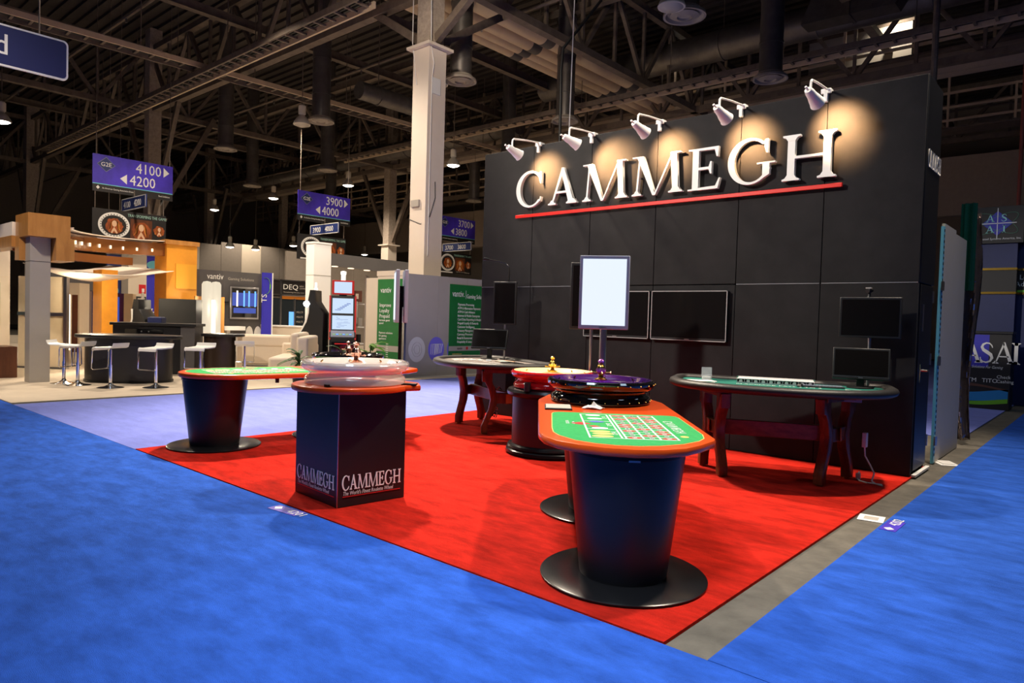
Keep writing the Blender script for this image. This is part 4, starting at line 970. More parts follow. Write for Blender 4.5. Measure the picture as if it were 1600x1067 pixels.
# ================================================================== bar furniture
def stool(loc, rz, label, metal_back=True):
    t = thing('bar_stool', label, 'stool', loc, rz, 'white bar stools around the black oval bar table')
    MB().lathe([(.0, 0), (.22, 0), (.225, .008), (.20, .016), (.10, .032), (.045, .06), (.03, .09), (.03, .10)], 28).build('foot_plate', CHROME, t)
    MB().cyl((0, 0, .05), (0, 0, .42), .028, n=14).cyl((0, 0, .40), (0, 0, .70), .02, n=14).build('column', CHROME, t)
    prof = [(-.22, .80), (-.20, .745), (-.16, .725), (.10, .715), (.19, .72), (.215, .70), (.22, .675)]
    o = [(a, b+.022) for a, b in prof]; M = frame((.20, 0, 0), (0, 1, 0), (0, 0, 1))
    MB().prism((prof+o[::-1]), -.40, 0, M).build('seat', WHITE, t, .008)
    MB().tube([(-.19, .19, .70), (-.19, .215, .66), (-.19, .225, .36), (-.18, .21, .34), (.18, .21, .34), (.19, .225, .36), (.19, .215, .66), (.19, .19, .70)], .011).build('foot_rest', CHROME, t)
    return t
st0 = stool((-14.93, 4.27, 0), R(-40), 'white bar stool at the far left, its back curved up, leftmost of the row')
ST = [((-14.46, 4.36, 0), R(125), 'white bar stool with foot rest to the right, second from the left'), ((-13.71, 4.66, 0), R(120), 'white bar stool in front of the left half of the oval bar table'),
      ((-13.32, 5.29, 0), R(205), 'white bar stool in front of the right half of the oval bar table'), ((-13.35, 6.12, 0), R(215), 'white bar stool behind the left orange roulette table')]
for l, r_, lab in ST: dup(st0, l, r_, lab)
s5 = stool((-14.35, 7.55, 0), R(60), 'chrome framed bar stool standing before the cream sofa')
bt_ = thing('bar_table', 'black oval bar table with a drum base among the white stools', 'table', (-14.75, 5.35, 0), R(49))
MB().prism(ellipse(0, 0, .98, .62, 44), .86, .93, bev=.02).build('table_top', BLKPANEL, bt_); MB().prism(ellipse(0, 0, .80, .50, 44), .01, .86).build('drum', mat('dark_metallic', (.035, .033, .036), .35, metal=.4), bt_)
MB().prism(ellipse(0, 0, .82, .52, 44), .008, .05).build('plinth_ring', BLKMET, bt_); bx('paper', WHITE, bt_, -.75, -.55, -.12, .02, .93, .935)
bcn = thing('bar_counter', 'black bar counter with grey end behind the stools', 'counter', (-16.1, 6.75, 0), R(49))
bx('counter_body', BLKPANEL, bcn, -1.15, .25, -.3, .3, .008, 1.08); bx('counter_top', BLKPLAS, bcn, -1.2, .60, -.35, .35, 1.08, 1.14, .006); bx('grey_end', DGREYW, bcn, .26, .56, -.3, .3, .008, 1.08); bx('drawer_front', BLKGLOSS, bcn, -.9, -.1, -.31, -.30, .7, 1.0)
for x in (-.55, -.40): MB().cyl((x, -.312, .95), (x, -.325, .95), .015).build('drawer_knob', BRUSH, bcn)
bxx = thing('tissue_box', 'small dark blue box on the black bar counter', 'box', (-16.35, 6.5, 1.14), R(40)); bx('box_body', NAVY2, bxx, -.16, .16, -.10, .10, 0, .12, .006); bx('box_top', GREYPLAS, bxx, -.12, .14, -.08, .08, .12, .135)
rcn = thing('round_counter', 'dark brown round bar counter in front of the dark booth wall', 'counter', (-15.45, 7.6, 0), R(45))
MB().prism(ellipse(0, 0, .47, .45, 36), .87, .93, bev=.015).build('counter_top', BLKPANEL, rcn); MB().prism(ellipse(-.03, 0, .38, .37, 36), .01, .87).build('counter_drum', mat('espresso', (.03, .018, .012), .3), rcn); bx('edge_panel', CREAM, rcn, .36, .40, -.25, .1, .01, .87)

# ================================================================== the maple portal booth
ps = thing('portal_structure', 'maple and orange booth portal with curved overhead beam and two orange columns', 'structure', (-15.4, 4.0, 0))
PO = V((-15.4, 4.0, 0))
bx('white_post', GREYW, ps, -.16, .14, -.20, .13, .008, 2.76); bx('post_joint', DGREYW, ps, -.163, .143, -.203, .133, 2.27, 2.28)
bx('portal_cap', BRASSW, ps, -.40, .40, -.30, .38, 2.72, 3.14); bx('portal_back', BRASSW, ps, -.44, -.17, -.30, .45, 2.30, 2.72); bx('portal_back', BRASSW, ps, -.16, .40, .15, .45, 2.30, 2.72)
def bez(P, n=26):
    out = []
    for i in range(n+1):
        t_ = i/n; a = [V(p) for p in P]
        while len(a) > 1: a = [a[k].lerp(a[k+1], t_) for k in range(len(a)-1)]
        out.append(a[0])
    return out
def ribbon(path, z0, z1, th):
    vs = []; n = len(path)
    for i, p in enumerate(path):
        tg = (path[min(i+1, n-1)]-path[max(i-1, 0)]); tg.normalize(); nn = V((tg.y, -tg.x))
        for s_ in (-th/2, th/2):
            for z in (z0[0]+(z0[1]-z0[0])*i/(n-1), z1[0]+(z1[1]-z1[0])*i/(n-1)): vs.append((p.x+nn.x*s_-PO.x, p.y+nn.y*s_-PO.y, z))
    fs = []
    for i in range(n-1):
        a = i*4; b = a+4
        fs += [(a, b, b+1, a+1), (a+2, a+3, b+3, b+2), (a, a+2, b+2, b), (a+1, b+1, b+3, a+3)]
    fs += [(0, 1, 3, 2), (4*(n-1), 4*(n-1)+2, 4*(n-1)+3, 4*(n-1)+1)]
    return MB().add(vs, fs)
pathA = bez([(-15.5, 4.3), (-17.5, 4.7), (-20.6, 6.4), (-20.5, 8.9)])
ribbon(pathA, (2.62, 2.98), (2.92, 3.33), .35).build('curved_beam', MATS['glossy_maple'], ps)
ribbon(pathA, (2.97, 3.38), (2.99, 3.40), .55).build('beam_top', CLOTH, ps)
for i in range(2, 25, 2):
    p = pathA[i]; z = 2.62+(.36)*i/26; tg = (pathA[i+1]-pathA[i-1]).normalized(); nn = V((tg.y, -tg.x))
    q_ = p - nn*.19 if (p-nn*.19).length < (p+nn*.19).length else p + nn*.19
    MB().lathe([(0, -.03), (.022, -.03), (.022, .05), (0, .05)], 10, c=(q_.x-PO.x, q_.y-PO.y, z+.13)).build('downlight', DOT, ps)
pathB = bez([(-16.2, 3.9), (-18.2, 4.4), (-21.0, 5.6), (-21.9, 7.9)])
ribbon(pathB, (2.50, 2.70), (2.72, 2.92), .3).build('rear_beam', MATS['glossy_maple'], ps)
bx('left_beam', CLOTH, ps, -3.4, -.42, -.35, -.12, 2.76, 3.02); bx('left_beam_wood', BRASSW, ps, -3.4, -.42, -.36, -.10, 2.55, 2.76)
bx('orange_column', ORCOL, ps, -3.62, -3.02, 2.05, 2.40, .01, 2.36); bx('orange_column', ORCOL, ps, -5.55, -4.75, 4.25, 5.10, .01, 3.28)
bx('column_panel', mat('bright_orange', (.85, .40, .04), .4), ps, -4.77, -4.73, 4.50, 5.08, 2.05, 2.75)
bx('column_cap', BRASSW, ps, -5.60, -4.70, 4.20, 5.15, 3.28, 3.40)
cn = thing('canopy_cloth', 'white cloth canopy stretched under the curved maple beam', 'canopy', (0, 0, 0))
vs = []; fs = []; nx, ny = 14, 6
for i in range(nx+1):
    for j in range(ny+1):
        u, v_ = i/nx, j/ny
        a = V((-15.9, 4.25, 2.20)).lerp(V((-20.3, 8.6, 2.55)), u); b = V((-17.8, 4.3, 2.35)).lerp(V((-22.0, 7.4, 2.65)), u)
        p = a.lerp(b, v_); p.z -= .36*math.sin(math.pi*u)*(.4+.6*math.sin(math.pi*v_)); vs.append(tuple(p))
for i in range(nx):
    for j in range(ny): a0 = i*(ny+1)+j; fs.append((a0, a0+1, a0+ny+2, a0+ny+1))
cl = MB().add(vs, fs).build('cloth_sheet', CLOTH, cn, sm=60); sf = cl.modifiers.new('solid', 'SOLIDIFY'); sf.thickness = .015

lw = thing('cream_booth_wall', 'cream booth wall with a green board behind the white portal post', 'wall', (-19.3, 3.0, 0)); bx('panel', CREAM, lw, -.1, 0, -1.2, 1.42, .01, 2.80); bx('panel_joint', FROST, lw, 0, .003, -1.2, 1.42, 2.08, 2.09); text('wall_lettering', 'Gaming', .16, XF(.003, .95, 2.25), 0, 0, GREYW, lw, 'RIGHT')
gb = thing('poster', 'green board with faint lettering at the far left edge', 'poster', (-19.28, 3.6, 0)); bx('poster_board', GREEN, gb, 0, .03, -.5, .62, .95, 1.95)
mb = MB()
for k in range(5): put_text(mb, 'Casino Services', .085, XF(.031, -.3, 1.75-k*.15), 0, 0)
mb.build('poster_text', WTEXT, gb)
wcn2 = thing('walnut_counter', 'stepped dark walnut counter at the far left edge', 'counter', (-16.6, 3.6, 0)); bx('counter_body', BROWN, wcn2, -1.6, .10, -.8, -.06, .01, 1.20); bx('counter_top', BROWN, wcn2, -1.65, .14, -.85, -.02, 1.20, 1.26, .006); bx('counter_step', BROWN, wcn2, -.6, .12, -.06, .30, .01, .62)
fp = thing('frosted_screen', 'translucent frosted screen with a steel rail behind the stools', 'screen', (-18.3, 5.2, 0), R(38)); bx('frosted_sheet', FROST, fp, -1.05, .06, -.02, .0, .02, 2.12); bx('steel_rail', BRUSH, fp, -1.05, .06, -.05, -.02, 1.22, 1.30); bx('end_post', BRUSH, fp, .06, .13, -.06, .04, .01, 2.15); bx('base_tray', DGREYW, fp, -1.05, .06, -.10, .06, .01, .05)
lc = thing('light_cabinet', 'cream cabinet with a bright vertical light strip and walnut door', 'cabinet', (-19.95, 5.9, 0), R(40)); bx('cabinet_body', CREAM, lc, -.25, .16, 0, .4, .01, 2.05); bx('light_strip', STRIP, lc, -.17, -.08, -.012, 0, .35, 1.75); bx('cabinet_door', BROWN, lc, -.02, .12, -.02, 0, .3, 1.75)
lamp('POINT', (-17.2, 5.35, 2.0), 110, (1, .83, .58), .2)  # added point light that brightens the frosted screen and the canopy
ob = thing('navy_booth_wall', 'navy booth wall with white lettering behind the orange column', 'wall', (-24.5, 7.4, 0)); bx('panel', NAVY, ob, -.1, 0, -.9, .32, 0, 1.95); bx('panel', NAVY2, ob, -.1, 0, .34, 1.1, 0, 1.95); bx('header_panel', DGREYW, ob, -.1, 0, -.9, .6, 1.97, 2.5); text('wall_lettering', 'ource', .20, XF(.004, .0, 1.18), 0, 0, PALE, ob, sx=.62); bx('panel_joint', BRUSH, ob, 0, .01, .30, .36, 0, 1.95)
for k in range(4): bx('panel_line', BRUSH, ob, 0, .006, .38, 1.1, .4+k*.42, .41+k*.42); MB().prism(ellipse(.85, .62+k*.42, .05, .05, 10), 0, .005, XF(.002, 0, 0)).build('panel_logo', PALE, ob)
bd = thing('royal_blue_display', 'royal blue display wall with a white diamond mark behind the dark slot machine', 'wall', (-25.5, 9.1, 0)); bx('panel', ROYAL, bd, -.1, 0, -.55, .45, 0, 1.95); MB().prism([(.0, 1.40), (.12, 1.52), (0, 1.64), (-.12, 1.52)], 0, .006, XF(.002, 0, 0)).build('diamond_mark', PALE, bd); bx('panel', ROYAL, bd, -.1, 0, .46, .9, 0, 1.95); MB().tube([(.02, -.05, .6), (.02, -.12, .9), (.02, -.05, 1.2), (.02, .12, 1.22)], .02).build('neon_arc', CYANSCR, bd)
bs = thing('blue_slot_machine', 'slot machine with a lit blue front seen beside the left orange column', 'slot machine', (-20.9, 7.2, 0), R(60)); bx('cabinet', mat('violet_cab', (.10, .02, .12), .4), bs, -.30, .22, -.1, .5, 0, 1.85); sc = bx('lit_front', BLUESCR, bs, -.28, .12, -.112, -.10, .95, 1.75)
for k in range(5): bx('lit_row', CYANSCR, sc, -.22, .06, -.116, -.112, 1.02+k*.14, 1.08+k*.14)
bx('side_wing', FROST, bs, .24, .46, -.15, .3, 0, 1.85); bx('wing_stripe', GOLDT, bs, .24, .46, -.16, -.15, .62, .72)
profile_machine('dark curved-front slot machine between the two orange columns', (-18.6, 7.0, 0), R(41), False, 1.62)
bx_ = thing('machine_back', 'black machine cabinet right of the dark curved slot machine', 'cabinet', (-18.2, 7.75, 0), R(49)); bx('cabinet_body', BLKPLAS, bx_, -.40, .50, -.2, .3, 0, 1.72, .006); bx('cabinet_plinth', BLKMET, bx_, -.47, .52, -.22, .32, 0, .12)
vb = thing('vertical_banner', 'tall blue banner with white sideways letters beside the right orange column', 'banner', (-25.1, 9.85, 0)); bx('banner_cloth', ROYAL, vb, -.03, 0, -.34, .40, .6, 3.25); text('banner_text', 'TSource', .42, frame((.004, .22, 1.0), (0, 0, 1), (0, -1, 0)), 0, 0, WTEXT, vb, shear=.15); MB().prism(ellipse(.03, 2.95, .26, .15, 20), 0, .006, XF(.002, 0, 0)).build('blue_oval', CYAN, vb); bx('banner_bar', BRUSH, vb, -.04, .01, -.36, .42, 3.25, 3.29)
v2 = thing('vertical_banner', 'narrow pale blue banner behind the canopy cloth', 'banner', (-26.5, 9.1, 0)); bx('banner_cloth', NAVY, v2, -.03, 0, -.25, .2, 1.6, 3.3); MB().prism(ellipse(-.02, 2.05, .16, .16, 20), 0, .006, XF(.002, 0, 0)).build('cyan_disc', CYAN, v2); MB().cyl((-.015, -.2, 3.3), (-.015, -.2, 13.1), .01, n=6).cyl((-.015, .15, 3.3), (-.015, .15, 13.1), .01, n=6).build('banner_wire', STEEL, v2); bx('banner_bar', BRUSH, v2, -.04, .01, -.27, .22, 3.3, 3.33)
gc = thing('hall_column', 'beige square column with a red notice behind the dark slot machine', 'column', (-25.0, 9.15, 0)); bx('column_shaft', CREAM, gc, -.3, .3, -.25, .32, 0, 4.2); bx('red_notice', RTEXT, gc, .3, .31, .08, .30, 1.95, 2.25); bx('notice_arrow', WTEXT, gc, .31, .313, .17, .25, 2.0, 2.12); bx('black_notice', BLKPLAS, gc, .3, .31, .0, .31, 1.55, 1.85); bx('notice_face', GREYW, gc, .31, .313, .04, .27, 1.60, 1.80)
# ================================================================== hall columns
def hall_column(label, x, y, w_, zc, mp, brace=True, cable=False):
    t = thing('hall_column', label, 'column', (x, y, 0))
    h = w_/2
    bx('cladding', mp, t, -h, h, -h, h, .01, zc, .01)
    bx('cap_plate', mp, t, -h*1.42, h*1.42, -h*1.42, h*1.42, zc, zc+.07)
    bx('concrete_shaft', CONCOL, t, -h*.8, h*.8, -h*.8, h*.8, zc+.07, 13.1)
    if brace:
        for dx, dy in ((1, 0), (-1, 0), (0, 1)):
            MB().beam((dx*h*.8, dy*h*.8, zc+.25), (dx*2.6, dy*2.6, 9.9+.1), .16, .2).build('brace', STEEL, t)
    if cable:
        MB().tube([(-h-.02, -h-.02, 11), (-h-.02, -h-.02, zc+.2), (-h+.12, -h-.02, zc-.55), (-h+.18, -h-.02, zc-.9)], .012, 6).build('white_cord', WCABLE, t)
        MB().tube([(h+.02, -h-.02, 11), (h+.02, -h+.05, zc), (h+.02, -h+.16, zc-.4), (h+.02, -h+.10, zc-.8), (h+.02, -h+.10, 3.0)], .012, 6).build('white_cord', WCABLE, t)
        bx('socket_box', WHITE, t, h, h+.02, -.18, .10, zc-1.15, zc-.75); bx('exit_box', GREYW, t, -.2, .1, -h-.06, -h, 4.25, 4.42)
        MB().tube([(h+.01, .0, 4.9), (h+.01, .02, 4.5), (h+.01, -.15, 4.0), (h*.5, -h-.01, 3.8), (-h, -h-.01, 3.95)], .010, 6).build('loose_cord', CABLE, t)
    return t
hall_column('tall cream square hall column left of the black exhibit wall', -13.65, 12.06, .60, 8.25, COLW, cable=True)
hall_column('concrete hall column behind the left hanging direction sign', -31.0, 12.06, .62, 5.2, CONCOL)
hall_column('concrete hall column at far left above the portal cap', -48.3, 12.06, .80, 5.0, CONCOL)
hall_column('cream hall column with braces far behind the dark booth wall', -48.3, 28.3, .60, 5.6, COLW)
hall_column('cream hall column far behind the orange column top', -50.0, 23.4, .60, 4.6, COLW)
hall_column('cream hall column seen just left of the tall front column', -31.5, 25.1, .62, 5.4, COLW)

# ================================================================== hanging signs
def rods(t, pts, z0, z1=10.0):
    for x, y in pts: MB().cyl((x, y, z0), (x, y, z1), .012, n=6).build('hanging_rod', STEEL, t)
def direction_sign(y0, a, b, which):
    W = 2.40
    t = thing('direction_sign', 'violet hanging sign reading %s and %s, %s' % (a, b, which), 'sign', (-24, y0, 5.05))
    bd_ = bx('sign_board', SIGNB, t, -.03, 0, 0, W, .24, 1.14); bx('footer_band', SIGNK, t, -.03, .001, 0, W, 0, .22); bx('cyan_line', CYAN, t, -.03, .003, 0, W, .22, .245)
    M = XF(.003, 0, 0); mb = MB()
    put_text(mb, a, .46, M, 1.24, .74, sx=.86, extr=.004); put_text(mb, b, .46, M, 1.06, .33, sx=.86, extr=.004)
    mb.prism([(2.10, .74), (2.28, .895), (2.10, 1.05)], 0, .006, M); mb.prism([(.98, .33), (.98, .64), (.78, .485)], 0, .006, M)
    mb.build('sign_text', WTEXT, bd_)
    MB().prism([(.38, .62), (.64, .85), (.38, 1.08), (.12, .85)], 0, .003, M).build('diamond_edge', GREYPLAS, bd_); MB().prism([(.38, .64), (.62, .85), (.38, 1.06), (.14, .85)], .003, .006, M).build('diamond', SIGND, bd_)
    text('logo', 'G2E', .18, XF(.01, 0, 0), .38, .79, WTEXT, bd_, 'CENTER', sx=1.0)
    mb = MB(); put_text(mb, 'An American Gaming Association Event', .075, M, .27, .09, sx=.75); put_text(mb, 'Reed Exhibitions', .075, M, 1.95, .09, sx=.7); mb.prism([(.10, .12), (.15, .06), (.20, .12), (.15, .18)], 0, .005, M); mb.build('footer_text', PALE, t)
    rods(t, ((-.015, .1), (-.015, W-.1)), 1.14, 8.02)
    c = thing('number_sign', 'narrow navy sign reading %s %s below the violet sign, %s' % (a, b, which), 'sign', (-24, y0+1.20, 4.62))
    M2 = YF(0, -.022, 0)
    bb = bx('sign_board', SIGND, c, -.98, .98, -.02, .02, 0, .40); mb = MB()
    for q in ((-.98, .98, 0, .025), (-.98, .98, .375, .40), (-.98, -.955, 0, .40), (.955, .98, 0, .40)): mb.box(q[0], q[1], q[2], q[3], 0, .004, M2)
    mb.build('sign_border', PALE, bb); mb = MB(); put_text(mb, a, .30, M2, -.80, .09, sx=.95); put_text(mb, b, .30, M2, .06, .09, sx=.95); mb.build('sign_text', WTEXT, bb)
    rods(c, ((-.02, 0), (.02, 0)), .40, .60)
    p = thing('hanging_poster', 'black hanging poster with white ring and auburn picture, %s' % which, 'poster', (-24, y0, 3.55))
    pb_ = bx('poster_board', SIGNK, p, -.03, 0, 0, 2.2, 0, .98)
    M = XF(.002, 0, 0)
    MB().prism(ellipse(.62, .50, .46, .40, 36), 0, .006, M).build('white_ring', WHITE, pb_); MB().prism(ellipse(.62, .50, .36, .31, 36), .006, .010, M).build('ring_centre', SIGNK, pb_)
    mk_ = MB()
    for k in range(28):
        an = 2*math.pi*k/28; mk_.prism(ellipse(.62+.385*math.cos(an), .50+.335*math.sin(an), .018, .018, 6), .006, .010, M)
    mk_.build('ring_dots', BLKPLAS, pb_)
    def portrait(cx, cy, s):
        rr = random.Random(int(cx*100)); pts = []
        for k in range(26):
            an = 2*math.pi*k/26; rad = s*(1+.10*rr.uniform(-1, 1))*(1.0 if math.sin(an) < .3 else .92); pts.append((cx+rad*math.cos(an)*.98, cy+rad*math.sin(an)*.98))
        hb = MB().prism(pts, .011, .014, M).build('auburn_shape', HAIR, pb_)
        MB().prism(stroke([(cx-.30*s, cy-.90*s), (cx-.12*s, cy-.55*s), (cx+.0*s, cy-.30*s), (cx+.12*s, cy-.55*s), (cx+.34*s, cy-.88*s)], [.18*s, .24*s, .34*s, .24*s, .18*s]), .014, .0155, M).prism(ellipse(cx+.02*s, cy+.26*s, .27*s, .38*s, 18), .0155, .0175, M).build('peach_shape', SKIN, pb_)
        mb = MB()
        for k in range(7):
            sg_ = -1 if k % 2 else 1; o_ = rr.uniform(.30, .75)*s
            mb.prism(stroke([(cx+sg_*.10*s, cy+.70*s), (cx+sg_*(.22*s+o_*.3), cy+.45*s), (cx+sg_*(o_*.6+.1*s), cy+.1*s), (cx+sg_*(o_*.5+.18*s), cy-.25*s), (cx+sg_*(o_+.08*s), cy-.62*s)], [.03*s, .08*s, .10*s, .10*s, .03*s]), .0175, .019, M)
        mb.build('wavy_strokes', MATS['copper_print'], pb_)
    portrait(.62, .48, .26)
    bx('picture_panel', BROWN, pb_, .002, .009, 1.10, 1.76, .14, .76); portrait(1.42, .42, .30); portrait(1.98, .46, .18)
    bx('white_bar', WHITE, pb_, .002, .008, .14, .95, .02, .07); text('poster_text', 'TRANSFORMING THE GAME.', .13, M, 1.02, .82, mat('mint_print', (.35, .60, .52), .5), pb_, sx=.72); text('poster_text', 'Aristocrat', .10, M, 1.75, .05, GREYW, pb_, sx=.8)
    text('poster_text', 'WHAT WILL YOU DO NEXT', .05, M, 1.2, .07, GREYW, pb_)
    rods(p, ((-.015, .08), (-.015, 2.12)), .98, 1.56)
direction_sign(7.59, '4100', '4200', 'leftmost sign stack')
direction_sign(14.68, '3900', '4000', 'middle sign stack')
direction_sign(22.0, '3700', '3800', 'stack beside the tall cream column')
ls_ = thing('hanging_sign', 'dark blue hanging sign with a white rounded border at the top left corner', 'sign', (-14, 1.0, 5.37))
def rr_(x0, x1, y0, y1, r): return [(x, y) for cx, cy, a in ((x1-r, y0+r, -90), (x1-r, y1-r, 0), (x0+r, y1-r, 90), (x0+r, y0+r, 180)) for x, y in arc(cx, cy, r, r, a, a+90, 6)]
sb_ = MB().prism(rr_(0, 3.03, 0, .68, .08), -.05, 0, XF(0, 0, 0)).build('sign_border', WHITE, ls_); MB().prism(rr_(.03, 3.0, .03, .65, .06), 0, .004, XF(0, 0, 0)).build('sign_face', mat('ink_blue', (.018, .022, .10), .5), sb_); text('sign_text', 'Food', .48, XF(.004, 0, 0), 2.18, .19, WTEXT, sb_, 'RIGHT'); rods(ls_, ((-.02, .4), (-.02, 2.6)), .68, 7.7)

# ================================================================== roof steel
def truss(label, p, q, z0, z1, n):
    t = thing('roof_truss', label, 'truss', (p[0], p[1], 0), 0, 'roof trusses')
    a = V((0, 0, 0)); b = V((q[0]-p[0], q[1]-p[1], 0))
    MB().beam(a+V((0, 0, z0)), b+V((0, 0, z0)), .26, .22).build('bottom_chord', STEEL, t); MB().beam(a+V((0, 0, z1)), b+V((0, 0, z1)), .24, .22).build('top_chord', STEEL, t)
    for i in range(n):
        u0, u1 = i/n, (i+1)/n; lo = a.lerp(b, u0 if i % 2 else u1); hi = a.lerp(b, u1 if i % 2 else u0)
        MB().beam(lo+V((0, 0, z0)), hi+V((0, 0, z1)), .13, .13).build('diagonal', STEEL, t)
        m_ = a.lerp(b, u1)
        MB().beam(m_+V((0, 0, z0)), m_+V((0, 0, z1)), .10, .10, (1, 0, 0)).build('vertical', STEEL, t)
truss('steel roof truss running left from the top of the tall cream column', (-13.3, 12.06), (-60, 12.06), 9.8, 12.3, 26)
truss('steel roof truss running away over the exhibit wall from the tall cream column', (-12.9, 12.2), (-12.9, 41), 9.8, 12.3, 16)
truss('steel roof truss passing over the left hanging sign column', (-31.3, -10), (-31.3, 41), 9.8, 12.3, 28)
truss('steel roof truss crossing far behind, over the middle hanging sign', (2, 25.1), (-60, 25.1), 9.8, 12.3, 34)
truss('steel roof truss over the far left hall column', (-48.3, -10), (-48.3, 41), 9.8, 12.3, 28)
truss('steel roof truss close to the rear hall wall', (4, 36.5), (-60, 36.5), 10.0, 12.3, 32)
truss('steel roof truss over the far right corner behind the exhibit wall', (4.0, 10), (4.0, 41), 9.8, 12.3, 18)
for k, (x, lab) in enumerate(((-18.5, 'between the two left columns'), (-22.8, 'left of the middle sign stack'), (-40, 'over the portal structure'), (-6.5, 'above the exhibit wall'))):
    t = thing('roof_beam', 'slim steel roof beam high under the deck ' + lab, 'beam', (x, 0, 11.2), 0, 'roof beams'); MB().beam((0, -8, 0), (0, 41, 0), .14, .28).build('beam_web', STEEL, t); MB().beam((0, -8, -.15), (0, 41, -.15), .26, .03).build('beam_flange', STEEL, t)
for k, (y, lab) in enumerate(((5.5, 'nearest the camera'), (18.4, 'over the lamp row'), (31, 'over the far lamps'))):
    t = thing('roof_beam', 'steel cross beam under the deck ' + lab, 'beam', (0, y, 11.6), 0, 'roof cross beams'); MB().beam((6, 0, 0), (-61, 0, 0), .14, .26).build('beam_web', STEEL, t); MB().beam((6, 0, -.14), (-61, 0, -.14), .24, .03).build('beam_flange', STEEL, t)
def tray(label, p, q, w_, z):
    t = thing('cable_tray', label, 'cable tray', (p[0], p[1], z), 0)
    b = V((q[0]-p[0], q[1]-p[1], 0)); d = b.normalized(); s_ = V((d.y, -d.x, 0))*w_/2
    for sg_ in (-1, 1): MB().beam(s_*sg_, b+s_*sg_, .06, .16).build('side_rail', PIPE if sg_ > 0 else STEEL, t)
    mb = MB(); n = int(b.length/.45)
    for i in range(n): c = b*(i+.5)/n; mb.beam(c-s_, c+s_, .07, .05)
    tag(mb.build('rung', STEEL, t), kind='stuff')
    mb = MB()
    for k in range(3): mb.tube([s_*(-.5+k*.45)+V((0, 0, .05)), b+s_*(-.5+k*.45)+V((0, 0, .05))], .035, 6)
    mb.build('cable_run', CABLE, t)
    for i in range(0, n, 8): c = b*(i+.5)/n; MB().cyl(c+s_, c+s_+V((0, 0, 3)), .015, n=6).build('tray_hanger', STEEL, t)
tray('long cable tray crossing the top left of the roof', (-23.2, 1.0), (-22.4, 24), .6, 9.3)
tray('cable tray rising to the tall cream column', (-14, 10.3), (-40, 10.4), .5, 9.0)
tray('cable tray behind the exhibit wall top', (3, 20.7), (-30, 20.7), .5, 9.2)
for i, (x0, y0, x1, y1, z, r_, lab) in enumerate(((3.5, 23.3, -19.0, 23.3, 11.3, .52, 'behind the exhibit wall'), (-19.6, 14.2, -19.6, 17.4, 9.0, .30, 'left of the tall cream column'), (-21, 24.0, -58, 24.0, 10.3, .45, 'over the lamp row'))):
    t = thing('air_duct', 'long round galvanised air duct ' + lab, 'duct', (x0, y0, z)); b = V((x1-x0, y1-y0, 0)); MB().cyl((0, 0, 0), b, r_, n=24).build('duct_tube', DUCT, t)
    n = max(2, int(b.length/3))
    for k in range(n): c = b*(k+.5)/n; MB().cyl(c-b.normalized()*.04, c+b.normalized()*.04, r_+.03, n=24).build('duct_collar', DUCT, t)
    for k in range(0, n, 2): c = b*(k+.5)/n; MB().cyl(c+V((0, 0, r_)), c+V((0, 0, 13-z)), .015, n=6).build('duct_hanger', STEEL, t)
t = thing('air_duct', 'square duct transition with a rectangular outlet at the top right', 'duct', (-6.4, 22.2, 11.2)); MB().prism([(-1.4, -.5), (1.2, -.55), (1.8, .4), (-1.0, .5)], -.35, .35, frame((0, 0, 0), (1, 0, 0), (0, 0, 1))).build('duct_box', DUCT, t); bx('duct_flange', DUCT, t, -.1, .0, -.4, .4, -.55, .50)
# air diffusers
DF = [(-7.3, 13.6, 'at the top right, above the exhibit wall'), (-7.3, 18.4, 'behind the rightmost lamps of the exhibit wall'), (-14.1, 13.6, 'just right of the tall cream column'), (-14.1, 18.4, 'behind the second spotlight'), (-20.9, 13.6, 'left of the tall cream column'), (-27.7, 13.6, 'right of the left hanging sign'), (-27.7, 18.4, 'above the middle hanging sign'), (-34.5, 18.4, 'left of the middle hanging sign'), (-34.5, 23.2, 'far behind the middle sign'), (-20.9, 23.2, 'right of the tall column, far back'), (-27.7, 28.0, 'far behind the right sign stack')]
for x, y, lab in DF:
    t = thing('air_diffuser', 'round air diffuser under a vertical duct ' + lab, 'diffuser', (x, y, 8.0), 0, 'round air diffusers')
    MB().lathe([(.33, .16), (.34, .12), (.44, .06), (.45, .0), (.40, .0), (.36, .06)], 32).build('outer_ring', DIFF, t); MB().lathe([(0, .02), (.14, .02), (.16, -.02), (.30, .02), (.28, .05), (0, .06)], 32).build('inner_cone', DIFF, t)
    MB().cyl((0, 0, .1), (0, 0, 5.05), .30, n=24).build('drop_duct', DUCT, t)
    for k in range(3): MB().cyl((0, 0, .9+k*1.2), (0, 0, .96+k*1.2), .32, n=24).build('duct_band', DUCT, t)
# bundle of beige pipes
for k, (x, r_, z) in enumerate(((-14.45, .30, 10.62), (-15.0, .24, 10.5), (-15.42, .20, 10.45), (-15.78, .20, 10.42))):
    t = thing('roof_pipe', 'fat beige pipe with dark bands under the roof, ' + ('first', 'second', 'third', 'fourth')[k] + ' from the right of its bundle', 'pipe', (x, 9, z), 0, 'beige pipe bundle')
    MB().cyl((0, 0, 0), (0, 21, 0), r_, n=22).build('pipe_tube', PIPE, t)
    for q_ in range(4): MB().cyl((0, 3.3+q_*5.2, 0), (0, 3.75+q_*5.2, 0), r_+.012, n=22).build('pipe_band', BAND, t)
    MB().cyl((0, 10, r_), (0, 10, 2.3), .02, n=6).build('pipe_hanger', STEEL, t)
